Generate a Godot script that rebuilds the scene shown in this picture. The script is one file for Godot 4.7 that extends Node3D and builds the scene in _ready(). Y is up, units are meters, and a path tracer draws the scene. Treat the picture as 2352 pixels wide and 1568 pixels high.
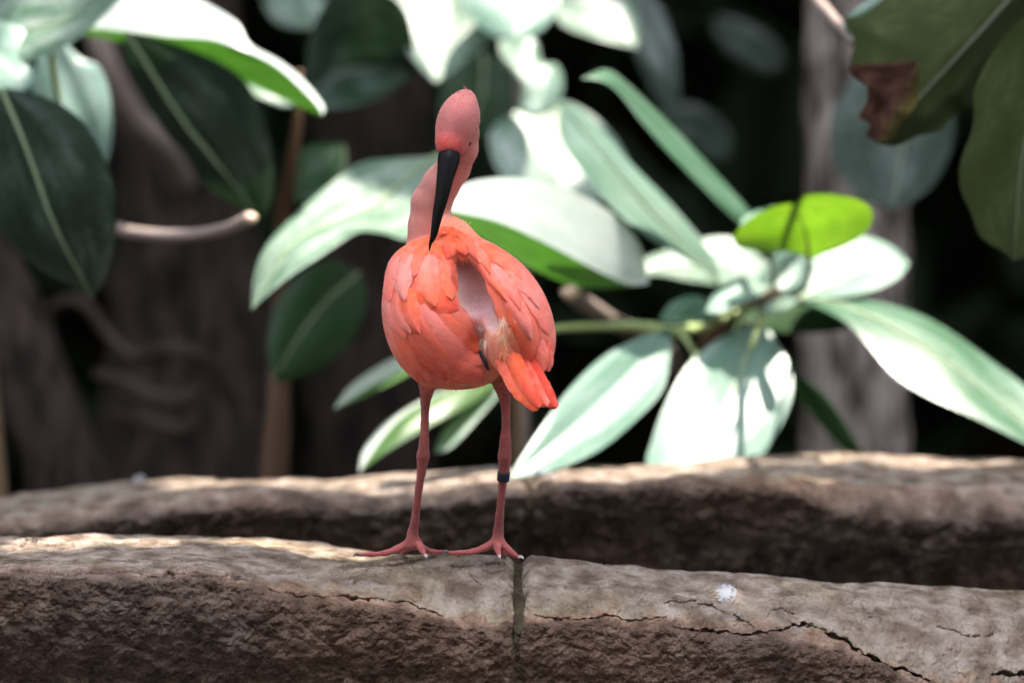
extends Node3D
# An ibis preening on a rock ledge in front of rubber plants. Units are metres, y is up.
# Places are given by where they lie in the 2352 x 1568 survey picture and by how far back they stand (z).

const S := 2331.0
const DIST := 6.0
const PITCH := 7.0
const MIDDLE := Vector3(0, 1.21, 0)
const SUN_TO := Vector3(0.2, 1.0, -0.14)

var eye: Vector3
var fwd: Vector3
var upv: Vector3
var rng := RandomNumberGenerator.new()
var used := {}
var M := {}
var rough := FastNoiseLite.new()
var ridge := FastNoiseLite.new()
var fine := FastNoiseLite.new()
var soft := FastNoiseLite.new()

# ---------------------------------------------------------------- helpers
func lin(r: float, g: float, b: float) -> Color:
	return Color(r, g, b).linear_to_srgb()

func look_towards(px: float, py: float) -> Vector3:
	return fwd + Vector3.RIGHT * ((px - 1176.0) / S / DIST) + upv * ((784.0 - py) / S / DIST)

func at(px: float, py: float, z: float) -> Vector3:
	var d := look_towards(px, py)
	return eye + d * ((z - eye.z) / d.z)

func pixel_of(p: Vector3) -> Vector2:
	var r := p - eye
	var dep := r.dot(fwd)
	return Vector2(1176.0 + r.x / dep * DIST * S, 784.0 - r.dot(upv) / dep * DIST * S)

func c1(x: float, y: float) -> Vector2:     # enlarged view of head and neck
	return Vector2((850.0 + x / 3.015) * 0.9408, (180.0 + y / 3.015) * 0.9408)
func c2(x: float, y: float) -> Vector2:     # enlarged view of the body
	return Vector2((850.0 + x / 3.015) * 0.9408, (600.0 + y / 3.015) * 0.9408)
func c3(x: float, y: float) -> Vector2:     # enlarged view of the legs
	return Vector2((800.0 + x / 3.015) * 0.9408, (900.0 + y / 3.015) * 0.9408)
const CU := 0.9408 / 3.015 / S              # metres per unit of those enlarged views

func at1(x: float, y: float, z: float) -> Vector3:
	var p := c1(x, y); return at(p.x, p.y, z)
func at2(x: float, y: float, z: float) -> Vector3:
	var p := c2(x, y); return at(p.x, p.y, z)
func at3(x: float, y: float, z: float) -> Vector3:
	var p := c3(x, y); return at(p.x, p.y, z)

func numbered(called: String, parent: Node = self) -> String:
	var key := str(parent.get_instance_id()) + called
	var n: int = used.get(key, 0)
	used[key] = n + 1
	return called if n == 0 else "%s_%03d" % [called, n]

func tag(o: Node, label: String, category: String, group := "", kind := "") -> void:
	o.set_meta("label", label)
	if category: o.set_meta("category", category)
	if group: o.set_meta("group", group)
	if kind: o.set_meta("kind", kind)

func thing(called: String, label: String, category: String, where: Vector3, group := "") -> Node3D:
	var o := Node3D.new()
	o.name = numbered(called)
	add_child(o, true)
	o.position = where
	tag(o, label, category, group)
	return o

func put(called: String, mesh: Mesh, m: Material, parent: Node3D) -> MeshInstance3D:
	var o := MeshInstance3D.new()
	o.name = numbered(called, parent)
	o.mesh = mesh
	o.material_override = m
	parent.add_child(o, true)
	var off := Vector3.ZERO
	var q: Node = parent
	while q is Node3D and q != self:
		off += (q as Node3D).position
		q = q.get_parent()
	o.position = -off
	return o

func curve(pts: Array, x: float) -> float:
	if x <= pts[0][0]: return pts[0][1]
	for i in range(1, pts.size()):
		if x <= pts[i][0]:
			var t: float = (x - pts[i - 1][0]) / (pts[i][0] - pts[i - 1][0])
			t = t * t * (3.0 - 2.0 * t) * 0.5 + t * 0.5
			return lerpf(pts[i - 1][1], pts[i][1], t)
	return pts[pts.size() - 1][1]

func spline(pts: Array, t: float) -> Vector3:
	var n := pts.size() - 1
	var f := clampf(t, 0.0, 1.0) * n
	var i := mini(int(f), n - 1)
	var u := f - i
	var a: Vector3 = pts[maxi(i - 1, 0)]
	var b: Vector3 = pts[i]
	var c: Vector3 = pts[i + 1]
	var d: Vector3 = pts[mini(i + 2, n)]
	return 0.5 * ((2.0 * b) + (c - a) * u + (2.0 * a - 5.0 * b + 4.0 * c - d) * u * u + (3.0 * b - a - 3.0 * c + d) * u * u * u)

func resample(pts: Array, n: int) -> Array:      # n + 1 points at even spacing along a smooth line
	var dense := []
	var acc := [0.0]
	var k := 12 * (pts.size() - 1)
	for i in k + 1:
		dense.append(spline(pts, float(i) / k))
		if i: acc.append(acc[i - 1] + Vector2(dense[i].x - dense[i - 1].x, dense[i].y - dense[i - 1].y).length() + absf(dense[i].z - dense[i - 1].z) * 400.0 + 1e-6)
	var total: float = acc[k]
	var res := []
	var j := 0
	for i in n + 1:
		var want := total * i / n
		while j < k - 1 and acc[j + 1] < want: j += 1
		var u: float = (want - acc[j]) / (acc[j + 1] - acc[j])
		res.append((dense[j] as Vector3).lerp(dense[j + 1], clampf(u, 0, 1)))
	return res

func sheet(rows: Array, uvs := true, cols: Array = []) -> ArrayMesh:    # a grid of points as one smooth mesh
	var st := SurfaceTool.new()
	st.begin(Mesh.PRIMITIVE_TRIANGLES)
	var n := rows.size()
	var m: int = rows[0].size()
	for i in n:
		for j in m:
			if uvs: st.set_uv(Vector2(float(i) / (n - 1), float(j) / (m - 1)))
			if cols.size(): st.set_color(cols[i][j])
			st.add_vertex(rows[i][j])
	for i in n - 1:
		for j in m - 1:
			var a := i * m + j
			for k in [a, a + 1, a + m, a + 1, a + m + 1, a + m]: st.add_index(k)
	st.generate_normals()
	return st.commit()

func tube(pts: Array, radii: Array, sides := 9, bump := 0.0) -> ArrayMesh:   # points in the world, radii in metres
	var n := pts.size() - 1
	var steps := n * 6
	var rows := []
	var ref := Vector3(0.13, 0.21, 0.97)
	for i in steps + 1:
		var t := float(i) / steps
		var p := spline(pts, t)
		var tan := (spline(pts, minf(t + 0.01, 1)) - spline(pts, maxf(t - 0.01, 0))).normalized()
		var side := tan.cross(ref).normalized()
		var other := side.cross(tan)
		var f := t * (radii.size() - 1)
		var k := mini(int(f), radii.size() - 2)
		var r: float = lerpf(radii[k], radii[k + 1], f - k)
		var row := []
		for j in sides + 1:
			var a := TAU * (j % sides) / sides
			var rr := r * (1.0 + bump * rough.get_noise_3d(p.x * 900 + cos(a) * 40, p.y * 900, sin(a) * 40 + p.z * 300))
			row.append(p + (side * cos(a) + other * sin(a)) * rr)
		rows.append(row)
	var cap0 := []
	var cap1 := []
	for j in sides + 1:
		cap0.append(pts[0]); cap1.append(pts[n])
	rows.push_front(cap0); rows.push_back(cap1)
	return sheet(rows)

func stem(parent: Node3D, called: String, pts: Array, radii_px: Array, m: Material, bump := 0.15) -> MeshInstance3D:
	var w := []
	for p in pts: w.append(at(p[0], p[1], p[2]))
	var r := []
	for x in radii_px: r.append(x / S * (DIST - pts[0][2]) / DIST)
	return put(called, tube(w, r, 10, bump), m, parent)

# A leaf: midrib points [x, y, z]; the two edges as seen, [x, y]; how much nearer (+) or farther (-) each edge lies than the midrib.
func leaf(parent: Node3D, mid: Array, left: Array, right: Array, zl: float, zr: float, m: Material, rib: Material = null, wave := 0.0016, label := "", bulge := 0.004) -> MeshInstance3D:
	var n := 30 if maxi(left.size(), right.size()) < 8 else 72
	var h := 7
	var mp := []
	for p in mid: mp.append(Vector3(p[0], p[1], p[2]))
	mp = resample(mp, n)
	var edges := []
	for e in [left, right]:
		var ep := [Vector3(mid[0][0], mid[0][1], 0)]
		for p in e: ep.append(Vector3(p[0], p[1], 0))
		var last: Array = mid[mid.size() - 1]
		ep.append(Vector3(last[0], last[1], 0))
		edges.append(resample(ep, n))
	var rows := []
	var seedv := rng.randf() * 100.0
	for i in n + 1:
		var t := float(i) / n
		var env := sin(PI * clampf(t, 0, 1))
		env = pow(maxf(env, 0.0), 0.7)
		var row := []
		for j in range(-h, h + 1):
			var s := absf(float(j) / h)
			var e: Vector3 = edges[0 if j < 0 else 1][i]
			var c: Vector3 = mp[i]
			var q := Vector2(c.x, c.y).lerp(Vector2(e.x, e.y), s)
			var z := c.z + (zl if j < 0 else zr) * env * s
			z += bulge * sin(PI * s) * env
			z += wave * soft.get_noise_3d(t * 220.0 + seedv * 7, j * 9.0, seedv) * (0.3 + s) * env * 2.0
			row.append(at(q.x, q.y, z))
		rows.append(row)
	var o := put("leaf", sheet(rows), m, parent)
	if label: o.set_meta("label", label)
	if rib:
		var pts := []
		for k in 9:
			var c: Vector3 = mp[int(k * n / 8.0)]
			pts.append(at(c.x, c.y, c.z + 0.0012))
		var rb := put("midrib", tube(pts, [0.0026, 0.0021, 0.0016, 0.0011, 0.0005], 7), rib, o)
		rb.position = Vector3.ZERO
	return o

func std(c: Color, r: float, spec := 0.5) -> StandardMaterial3D:
	var m := StandardMaterial3D.new()
	m.albedo_color = c
	m.roughness = r
	m.metallic_specular = spec
	m.cull_mode = BaseMaterial3D.CULL_DISABLED
	return m

func noise_tex(freq: float, colors: Array, stops: Array, kind := FastNoiseLite.TYPE_SIMPLEX_SMOOTH, oct := 5, sd := 1, size := 512) -> NoiseTexture2D:
	var f := FastNoiseLite.new()
	f.seed = sd
	f.noise_type = kind
	f.frequency = freq
	f.fractal_octaves = oct
	var t := NoiseTexture2D.new()
	t.width = size; t.height = size
	t.seamless = true
	t.noise = f
	if colors.size():
		var g := Gradient.new()
		g.offsets = PackedFloat32Array(stops)
		var pc := PackedColorArray()
		for c in colors: pc.append(c)
		g.colors = pc
		t.color_ramp = g
	return t

func vein_map() -> ImageTexture:      # height of the side veins of a leaf: u runs along it, v across
	var im := Image.create(512, 256, false, Image.FORMAT_RGB8)
	for x in 512:
		for y in 256:
			var v := absf(y / 255.0 - 0.5) * 2.0
			var u := x / 512.0
			var k := fposmod((u - v * 0.16) * 26.0, 1.0)
			var line := exp(-pow((k - 0.5) * 9.0, 2.0)) * 0.35
			var k2 := fposmod((u - v * 0.17) * 78.0, 1.0)
			line += exp(-pow((k2 - 0.5) * 5.0, 2.0)) * 0.12
			var g := clampf(0.35 + line + fine.get_noise_2d(x * 1.3, y * 1.3) * 0.12, 0, 1)
			im.set_pixel(x, y, Color(g, g, g))
	return ImageTexture.create_from_image(im)

func leaf_skin(base: Color, dust: Color, amount: float, sd: int) -> ImageTexture:   # colour of a leaf: green with dry dust and water marks
	var im := Image.create(256, 256, false, Image.FORMAT_RGB8)
	var f := FastNoiseLite.new()
	f.seed = sd
	f.frequency = 0.012
	f.fractal_octaves = 5
	for x in 256:
		for y in 256:
			var v := absf(y / 255.0 - 0.5) * 2.0
			var d := f.get_noise_2d(x * 0.8, y * 1.6) * 0.9 + f.get_noise_2d(x * 5.0 + 500, y * 5.0) * 0.45
			var k := fposmod((x / 256.0 - v * 0.17) * 22.0, 1.0)
			d += exp(-pow((k - 0.5) * 6.0, 2.0)) * 0.16
			d = clampf((d + amount) * 0.9, 0.0, 1.0)
			im.set_pixel(x, y, base.lerp(dust, d))
	return ImageTexture.create_from_image(im)

func make_materials() -> void:
	rough.seed = 3; rough.frequency = 0.02; rough.fractal_octaves = 5
	ridge.seed = 8; ridge.frequency = 0.016; ridge.fractal_type = FastNoiseLite.FRACTAL_RIDGED; ridge.fractal_octaves = 4
	fine.seed = 5; fine.frequency = 0.09; fine.fractal_octaves = 3
	soft.seed = 11; soft.frequency = 0.008; soft.fractal_octaves = 2
	var veins := vein_map()
	# rubber-plant leaves
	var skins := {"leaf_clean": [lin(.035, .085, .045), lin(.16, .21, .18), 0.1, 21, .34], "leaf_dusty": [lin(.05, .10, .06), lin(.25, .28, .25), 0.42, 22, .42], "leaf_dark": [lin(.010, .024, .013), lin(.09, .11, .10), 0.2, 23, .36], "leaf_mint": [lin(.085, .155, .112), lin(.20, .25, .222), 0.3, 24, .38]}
	for k in skins:
		var s: Array = skins[k]
		var m := std(Color.WHITE, s[4], 0.5)
		m.albedo_texture = leaf_skin(s[0], s[1], s[2], s[3])
		m.heightmap_enabled = true
		m.heightmap_texture = veins
		m.heightmap_scale = 0.05
		m.backlight_enabled = true
		m.backlight = lin(.10, .20, .05)
		M[k] = m
	var y := std(Color.WHITE, .4)
	y.albedo_texture = leaf_skin(lin(.125, .27, .018), lin(.21, .36, .05), .15, 27)
	y.heightmap_enabled = true; y.heightmap_texture = veins; y.heightmap_scale = 0.05
	y.backlight_enabled = true; y.backlight = lin(.92, .92, .4)
	M.leaf_lime = y
	var u := std(lin(.05, .14, .03), .4)
	var two := leaf_skin(lin(.44, .49, .45), lin(.58, .60, .58), .3, 25).get_image()  # whitened half paints in the sun glare on the upper side
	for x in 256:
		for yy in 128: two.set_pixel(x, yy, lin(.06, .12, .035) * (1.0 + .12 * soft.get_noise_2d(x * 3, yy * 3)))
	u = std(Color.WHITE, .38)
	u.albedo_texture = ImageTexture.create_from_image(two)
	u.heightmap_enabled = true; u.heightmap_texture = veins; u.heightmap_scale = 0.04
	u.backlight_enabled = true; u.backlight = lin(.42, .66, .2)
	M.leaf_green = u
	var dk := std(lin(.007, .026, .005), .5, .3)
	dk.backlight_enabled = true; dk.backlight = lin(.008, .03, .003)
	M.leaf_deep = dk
	var ol := std(Color.WHITE, .7, .2)
	ol.albedo_texture = leaf_skin(lin(.020, .027, .007), lin(.05, .062, .026), 0.0, 31)
	M.leaf_olive = ol
	var br := std(Color.WHITE, .8, .2)
	br.albedo_texture = leaf_skin(lin(.026, .010, .007), lin(.085, .042, .028), 0.15, 32)
	var dead := br.albedo_texture.get_image() as Image
	for x in 256:
		for yy in 256:
			var k := smoothstep(.62, .95, yy / 255.0 + .35 * rough.get_noise_2d(x * 2.0, yy * 2.0))
			dead.set_pixel(x, yy, dead.get_pixel(x, yy).lerp(lin(.05, .045, .012), k))
	br.albedo_texture = ImageTexture.create_from_image(dead)
	M.leaf_brown = br
	M.rib = std(lin(.19, .24, .13), .5)
	M.rib_olive = std(lin(.045, .05, .026), .6)
	M.rib_dark = std(lin(.13, .15, .08), .5)
	M.petiole = std(lin(.34, .42, .17), .45)
	M.stem_orange = std(lin(.085, .038, .018), .7)
	M.root = std(lin(.045, .032, .027), .9, .2)
	M.stem_tan = std(lin(.17, .11, .06), .7)
	M.stem_brown = std(lin(.20, .15, .13), .75)
	M.cut_wood = std(lin(.62, .42, .32), .8)
	# rock
	var rk := std(Color.WHITE, .92, .3)
	rk.albedo_texture = noise_tex(.012, [lin(.085, .058, .042), lin(.165, .122, .094), lin(.215, .167, .135), lin(.29, .238, .20)], [0.2, .45, .6, .85], FastNoiseLite.TYPE_SIMPLEX_SMOOTH, 6, 41, 1024)
	rk.uv1_triplanar = true; rk.uv1_world_triplanar = true
	rk.uv1_scale = Vector3.ONE * 2.3
	rk.heightmap_enabled = true
	rk.heightmap_texture = noise_tex(.03, [], [], FastNoiseLite.TYPE_SIMPLEX, 6, 42, 1024)
	rk.heightmap_scale = 0.95
	rk.vertex_color_use_as_albedo = true
	M.rock = rk
	M.mortar = rk.duplicate()
	M.mortar.albedo_color = lin(.22, .2, .14)
	M.dropping = std(lin(.27, .265, .28), .95, .1)
	# bark and soil
	var bk := std(Color.WHITE, .9, .3)
	bk.albedo_texture = noise_tex(.02, [lin(.04, .03, .027), lin(.19, .15, .137), lin(.36, .29, .27)], [.3, .5, .75], FastNoiseLite.TYPE_SIMPLEX_SMOOTH, 5, 51, 512)
	bk.uv1_triplanar = true; bk.uv1_world_triplanar = true
	bk.uv1_scale = Vector3(4.0, 0.7, 4.0)
	bk.heightmap_enabled = true
	bk.heightmap_texture = noise_tex(.03, [], [], FastNoiseLite.TYPE_SIMPLEX, 5, 52, 512)
	bk.heightmap_scale = 1.5
	M.bark = bk
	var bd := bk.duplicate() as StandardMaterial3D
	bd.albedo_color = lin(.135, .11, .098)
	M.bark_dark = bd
	var so := std(Color.WHITE, .95, .2)
	so.albedo_texture = noise_tex(.02, [lin(.02, .015, .011), lin(.06, .046, .036)], [.3, .7], FastNoiseLite.TYPE_SIMPLEX_SMOOTH, 5, 61, 512)
	so.uv1_triplanar = true; so.uv1_world_triplanar = true
	so.uv1_scale = Vector3.ONE * .6
	M.soil = so
	M.shade_leaf = std(lin(.014, .022, .011), .6, .2)
	# bird
	var fe := std(Color.WHITE, .62, .35)
	fe.vertex_color_use_as_albedo = true
	fe.rim_enabled = true; fe.rim = 0.3; fe.rim_tint = 0.8
	var barbs := Image.create(256, 256, false, Image.FORMAT_RGB8)
	for x in 256:
		for yy in 256:
			var v := absf(yy / 255.0 - 0.5) * 2.0
			var g := 0.5 + 0.25 * sin((x / 256.0 - v * 0.35) * TAU * 46.0 + fine.get_noise_2d(x * .3, yy * .3) * 3.0) + 0.2 * fine.get_noise_2d(x, yy)
			g -= 0.5 * exp(-pow(v * 22.0, 2.0))
			barbs.set_pixel(x, yy, Color(g, g, g))
	fe.heightmap_enabled = true
	fe.heightmap_texture = ImageTexture.create_from_image(barbs)
	fe.heightmap_scale = 0.03
	fe.backlight_enabled = true
	fe.backlight = lin(.34, .34, .34)
	M.feather = fe
	var bo := std(Color.WHITE, .6, .35)
	bo.vertex_color_use_as_albedo = true
	bo.uv1_triplanar = true
	bo.uv1_scale = Vector3(26, 26, 26)
	bo.heightmap_enabled = true
	bo.heightmap_texture = noise_tex(.05, [], [], FastNoiseLite.TYPE_SIMPLEX, 4, 71, 512)
	bo.heightmap_scale = 0.09
	bo.rim_enabled = true; bo.rim = 0.35; bo.rim_tint = 0.6
	M.body = bo
	M.bill = std(lin(.004, .0035, .0035), .5, .22)
	M.navy = std(lin(.006, .008, .02), .4)
	M.band = std(lin(.004, .006, .022), .4)
	M.eyeball = std(lin(.01, .006, .006), .15)
	M.claw = std(lin(.09, .07, .07), .4)
	M.claw_pale = std(lin(.5, .42, .42), .45)
	var dn := std(Color.WHITE, .8, .2)
	dn.vertex_color_use_as_albedo = true
	dn.backlight_enabled = true; dn.backlight = lin(.4, .4, .4)
	M.down = dn

# ---------------------------------------------------------------- scene
func _ready() -> void:
	rng.seed = 20240
	var p := deg_to_rad(PITCH)
	fwd = Vector3(0, -sin(p), -cos(p))
	upv = Vector3(0, cos(p), -sin(p))
	eye = MIDDLE - fwd * DIST
	var cam := Camera3D.new()
	cam.name = "camera"
	add_child(cam)
	cam.look_at_from_position(eye, MIDDLE)
	var lens := CameraAttributesPhysical.new()
	lens.frustum_focal_length = 214.0765
	lens.frustum_focus_distance = DIST - 0.03
	lens.exposure_aperture = 2.5
	lens.frustum_near = 0.05
	lens.frustum_far = 400.0
	cam.attributes = lens
	cam.fov = 2.0 * rad_to_deg(atan(784.0 / S / DIST))
	cam.far = 400.0
	print("fov ", cam.fov, " focal ", lens.frustum_focal_length)
	var we := WorldEnvironment.new()
	we.name = "environment"
	var env := Environment.new()
	var sky := Sky.new()
	var sm := ProceduralSkyMaterial.new()
	sm.sky_top_color = lin(.72, .78, .88)
	sm.sky_horizon_color = lin(.86, .9, .95)
	sm.ground_bottom_color = lin(.05, .05, .04)
	sm.ground_horizon_color = lin(.2, .2, .18)
	sm.sky_curve = 0.3
	sm.sky_energy_multiplier = 1.7
	sky.sky_material = sm
	env.background_mode = Environment.BG_SKY
	env.sky = sky
	env.tonemap_mode = Environment.TONE_MAPPER_LINEAR
	env.tonemap_exposure = 4.3
	env.sdfgi_enabled = true
	env.ssao_enabled = true
	env.ssil_enabled = true
	we.environment = env
	add_child(we)
	var sun := DirectionalLight3D.new()
	sun.name = "sun"
	sun.light_energy = 1.5
	sun.light_color = lin(1.0, .93, .82)
	sun.light_angular_distance = 0.5
	sun.shadow_enabled = true
	sun.sky_mode = DirectionalLight3D.SKY_MODE_LIGHT_ONLY
	add_child(sun)
	sun.look_at_from_position(SUN_TO.normalized() * 20.0, Vector3.ZERO)
	make_materials()
	build_ground()
	build_forest_shade()
	build_trees()
	build_back_ledge()
	build_front_ledge()
	build_plants()
	build_bird()

# ---------------------------------------------------------------- ground, forest
func build_ground() -> void:
	var pm := PlaneMesh.new()
	pm.size = Vector2(300, 300)
	pm.subdivide_width = 20; pm.subdivide_depth = 20
	var o := put("ground", pm, M.soil, self)
	tag(o, "dark soil ground under the plants", "", "", "structure")
	var rows := []                                    # earth bank added to block bright sky behind the plants
	for i in 41:
		var x := -14.0 + i * 0.7
		var row := []
		for j in 16:
			var y := j * 0.45 - 0.2
			row.append(Vector3(x, y, -4.6 - y * 0.12 + rough.get_noise_2d(x * 60, y * 60) * 0.5))
		row.append(Vector3(x, 6.3, -14))
		row.append(Vector3(x, -.2, -18))
		rows.append(row)
	o = put("added_earth_bank", sheet(rows), M.soil, self)
	tag(o, "dark earth bank added behind the plants to block the sky", "", "", "structure")

func build_forest_shade() -> void:
	var sdir := SUN_TO.normalized()
	# gaps shaped to send sun onto chosen spots: place and radius
	var holes := []
	for h in [[1650, 700, -.82, .16], [1850, 640, -.86, .15], [1480, 480, -.84, .13], [1250, 500, -.69, .15], [1130, 480, -.64, .12], [1700, 930, -.74, .16], [1400, 920, -.66, .18], [2200, 860, -.74, .13],
			[1200, 60, -1.2, .11], [1010, 90, -1.2, .12], [1230, 190, -1.22, .05], [1190, 330, -1.15, .08], [1560, 610, -.95, .08], [1380, 60, -1.3, .06],
			[400, 60, -.95, .14], [660, 200, -.85, .06], [680, 590, -.66, .10], [850, 520, -.78, .06], [40, 130, -.74, .05], [200, 200, -.89, .06], [560, 180, -.98, .03],
			[90, 1266, -.055, .042], [190, 1258, -.07, .05], [290, 1250, -.085, .042], [600, 1252, -.11, .034], [700, 1256, -.105, .036], [790, 1261, -.08, .032], [850, 1266, -.055, .018], [940, 1325, .03, .006],
			[1880, 1085, -.5, .022], [1845, 1100, -.46, .014], [870, 1010, -.73, .04], [1060, 980, -.76, .04]]:
		holes.append([at(h[0], h[1], h[2]), h[3]])
	var st := SurfaceTool.new()
	st.begin(Mesh.PRIMITIVE_TRIANGLES)
	var half := [Vector2(0, 0), Vector2(.3, .2), Vector2(.62, .22), Vector2(1, 0)]
	for s in [1.0, -1.0]:
		var q := []
		for v in half: q.append(Vector3(v.x - .5, absf(v.y) * -.25, v.y * s))
		for t in [[0, 1, 2], [0, 2, 3]]:
			for k in t: st.add_vertex(q[k])
	st.generate_normals()
	var lm := st.commit()
	var put_at := []
	var tries := 0
	var size_of := []
	# unseen leaf roof added as shade, open over the ledges and towards the viewer
	for i in 62000:
		var c := Vector3(rng.randf_range(-6, 6), rng.randf_range(3.9, 4.9), rng.randf_range(-7.5, 8.5))
		if i >= 42000:                       # small leaves round the gaps
			var hole: Array = holes[i % holes.size()]
			var side := sdir.cross(Vector3.RIGHT).normalized()
			var an := rng.randf() * TAU
			c = hole[0] + sdir * rng.randf_range(2.8, 3.6) + (side * cos(an) + sdir.cross(side) * sin(an)) * (hole[1] + rng.randf_range(.03, .24))
		var sz := rng.randf_range(.22, .34)
		if c.z > 0.08 and c.z < 2.1 and absf(c.x) < 2.8: continue
		var skip := false
		for h in holes:
			var r: Vector3 = c - h[0]
			var away: float = (r - sdir * r.dot(sdir)).length() - h[1]
			if away < .12: sz = .1
			if away < sz * .35:
				skip = true
				break
		if skip: continue
		put_at.append(Transform3D(Basis.from_euler(Vector3(rng.randf_range(-.6, .6), rng.randf() * TAU, rng.randf_range(-.6, .6))) * Basis.from_scale(Vector3.ONE * sz), c))
	# leaf walls: the back one closes the view, unseen others added for shade
	for i in 26000:
		var k := i % 4
		var y := rng.randf_range(0, 4.6)
		var c := Vector3(rng.randf_range(-6, 6), y, rng.randf_range(-4.3, -3.3))
		if k == 1: c = Vector3(rng.randf_range(-6, -4.6), y, rng.randf_range(-5, 8.5))
		if k == 2: c = Vector3(rng.randf_range(4.6, 6), y, rng.randf_range(-5, 8.5))
		if k == 3: c = Vector3(rng.randf_range(-6, 6), y, rng.randf_range(7.4, 8.8))
		put_at.append(Transform3D(Basis.from_euler(Vector3(rng.randf_range(-1.6, 1.6), rng.randf() * TAU, rng.randf_range(-1.6, 1.6))) * Basis.from_scale(Vector3.ONE * rng.randf_range(.2, .42)), c))
	var mm := MultiMesh.new()
	mm.transform_format = MultiMesh.TRANSFORM_3D
	mm.mesh = lm
	mm.instance_count = put_at.size()
	for i in put_at.size(): mm.set_instance_transform(i, put_at[i])
	var o := MultiMeshInstance3D.new()
	o.name = "forest_shade_leaves"
	o.multimesh = mm
	o.material_override = M.shade_leaf
	add_child(o, true)
	tag(o, "dark leaves behind the plants, with an unseen roof and walls added for shade", "foliage", "", "stuff")

func build_trees() -> void:
	var t := thing("tree", "grey brown tree trunk standing behind the right-hand rubber plant", "tree", at(1965, 1100, -1.5) * Vector3(1, 0, 1))
	stem(t, "trunk", [[1970, 3200, -1.5], [1968, 1500, -1.5], [1965, 1000, -1.5], [1968, 500, -1.5], [1975, 0, -1.5], [1990, -700, -1.5], [2010, -1500, -1.5], [2300, -3600, -1.6], [2600, -6000, -1.8]], [170, 140, 128, 124, 124, 122, 118, 105, 90], M.bark, .12)
	var d := thing("tree", "broad dim trunk behind the hanging leaves at the left", "tree", at(440, 1100, -1.9) * Vector3(1, 0, 1))
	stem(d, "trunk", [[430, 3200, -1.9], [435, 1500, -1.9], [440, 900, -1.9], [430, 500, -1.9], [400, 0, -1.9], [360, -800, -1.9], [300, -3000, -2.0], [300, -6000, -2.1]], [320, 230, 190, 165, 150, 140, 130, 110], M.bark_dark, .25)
	stem(d, "branch", [[420, 420, -1.7], [370, 330, -1.6], [300, 260, -1.55], [240, 130, -1.5], [180, -60, -1.5]], [26, 30, 30, 28, 26], M.stem_brown, .2)
	var e := thing("tree", "dark trunk with streaked bark behind the bird's head", "tree", at(850, 1100, -2.3) * Vector3(1, 0, 1))
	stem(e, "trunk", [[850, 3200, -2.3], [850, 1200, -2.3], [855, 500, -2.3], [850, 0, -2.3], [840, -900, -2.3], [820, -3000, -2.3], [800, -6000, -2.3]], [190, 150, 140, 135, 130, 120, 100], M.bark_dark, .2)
	var f := thing("tree", "leaning dark trunk in the lower left corner", "tree", at(60, 1500, -1.3) * Vector3(1, 0, 1))
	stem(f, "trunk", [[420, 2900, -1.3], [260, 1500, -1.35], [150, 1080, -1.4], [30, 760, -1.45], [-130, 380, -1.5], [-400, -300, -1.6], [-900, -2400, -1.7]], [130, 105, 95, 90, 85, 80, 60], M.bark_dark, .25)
	var rootlist := [["twisting pale root looping low in front of the broad dim trunk", [[90, 720, -1.55], [180, 690, -1.5], [240, 760, -1.5], [290, 810, -1.48], [330, 815, -1.48]], [14, 15, 13, 13, 11]],
		["pale root arching above the lowest roots by the dim trunk", [[320, 830, -1.5], [380, 800, -1.46], [440, 810, -1.46], [490, 850, -1.5], [530, 930, -1.55]], [12, 16, 15, 13, 10]],
		["brown root sagging between the broad trunk and the ledge", [[220, 860, -1.5], [290, 880, -1.46], [350, 910, -1.44], [410, 915, -1.44], [460, 890, -1.5]], [13, 16, 18, 15, 10]],
		["lowest curved root above the left end of the back ledge", [[250, 950, -1.5], [310, 960, -1.46], [370, 975, -1.43], [410, 985, -1.43], [450, 950, -1.5]], [9, 12, 14, 16, 10]]]
	for r in rootlist:
		var o := thing("aerial_root", r[0], "root", at(r[1][0][0], r[1][0][1], r[1][0][2]), "roots by the dim trunk")
		stem(o, "root", r[1], r[2], M.root, .3)
	var b := thing("branch", "bare pale branch with a cut end left of the centre", "branch", at(260, 525, -.85))
	stem(b, "branch", [[150, 470, -.95], [260, 522, -.85], [340, 537, -.8], [430, 540, -.78], [520, 525, -.74], [574, 500, -.7]], [15, 15, 14, 14, 13, 14], M.stem_brown, .15)
	var cut := SphereMesh.new()
	cut.radius = 16.0 / S; cut.height = 26.0 / S
	cut.radial_segments = 16; cut.rings = 8
	var ct := put("cut_end", cut, M.cut_wood, b)
	ct.position += at(576, 500, -.695)

# ---------------------------------------------------------------- rock ledges
func near_line(q: Vector2, line: Array) -> float:
	var best := 1e9
	for i in range(1, line.size()):
		var a: Vector2 = line[i - 1]
		var ab: Vector2 = line[i] - a
		var t := clampf((q - a).dot(ab) / ab.length_squared(), 0, 1)
		best = minf(best, (a + ab * t - q).length_squared())
	return sqrt(best)

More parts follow.
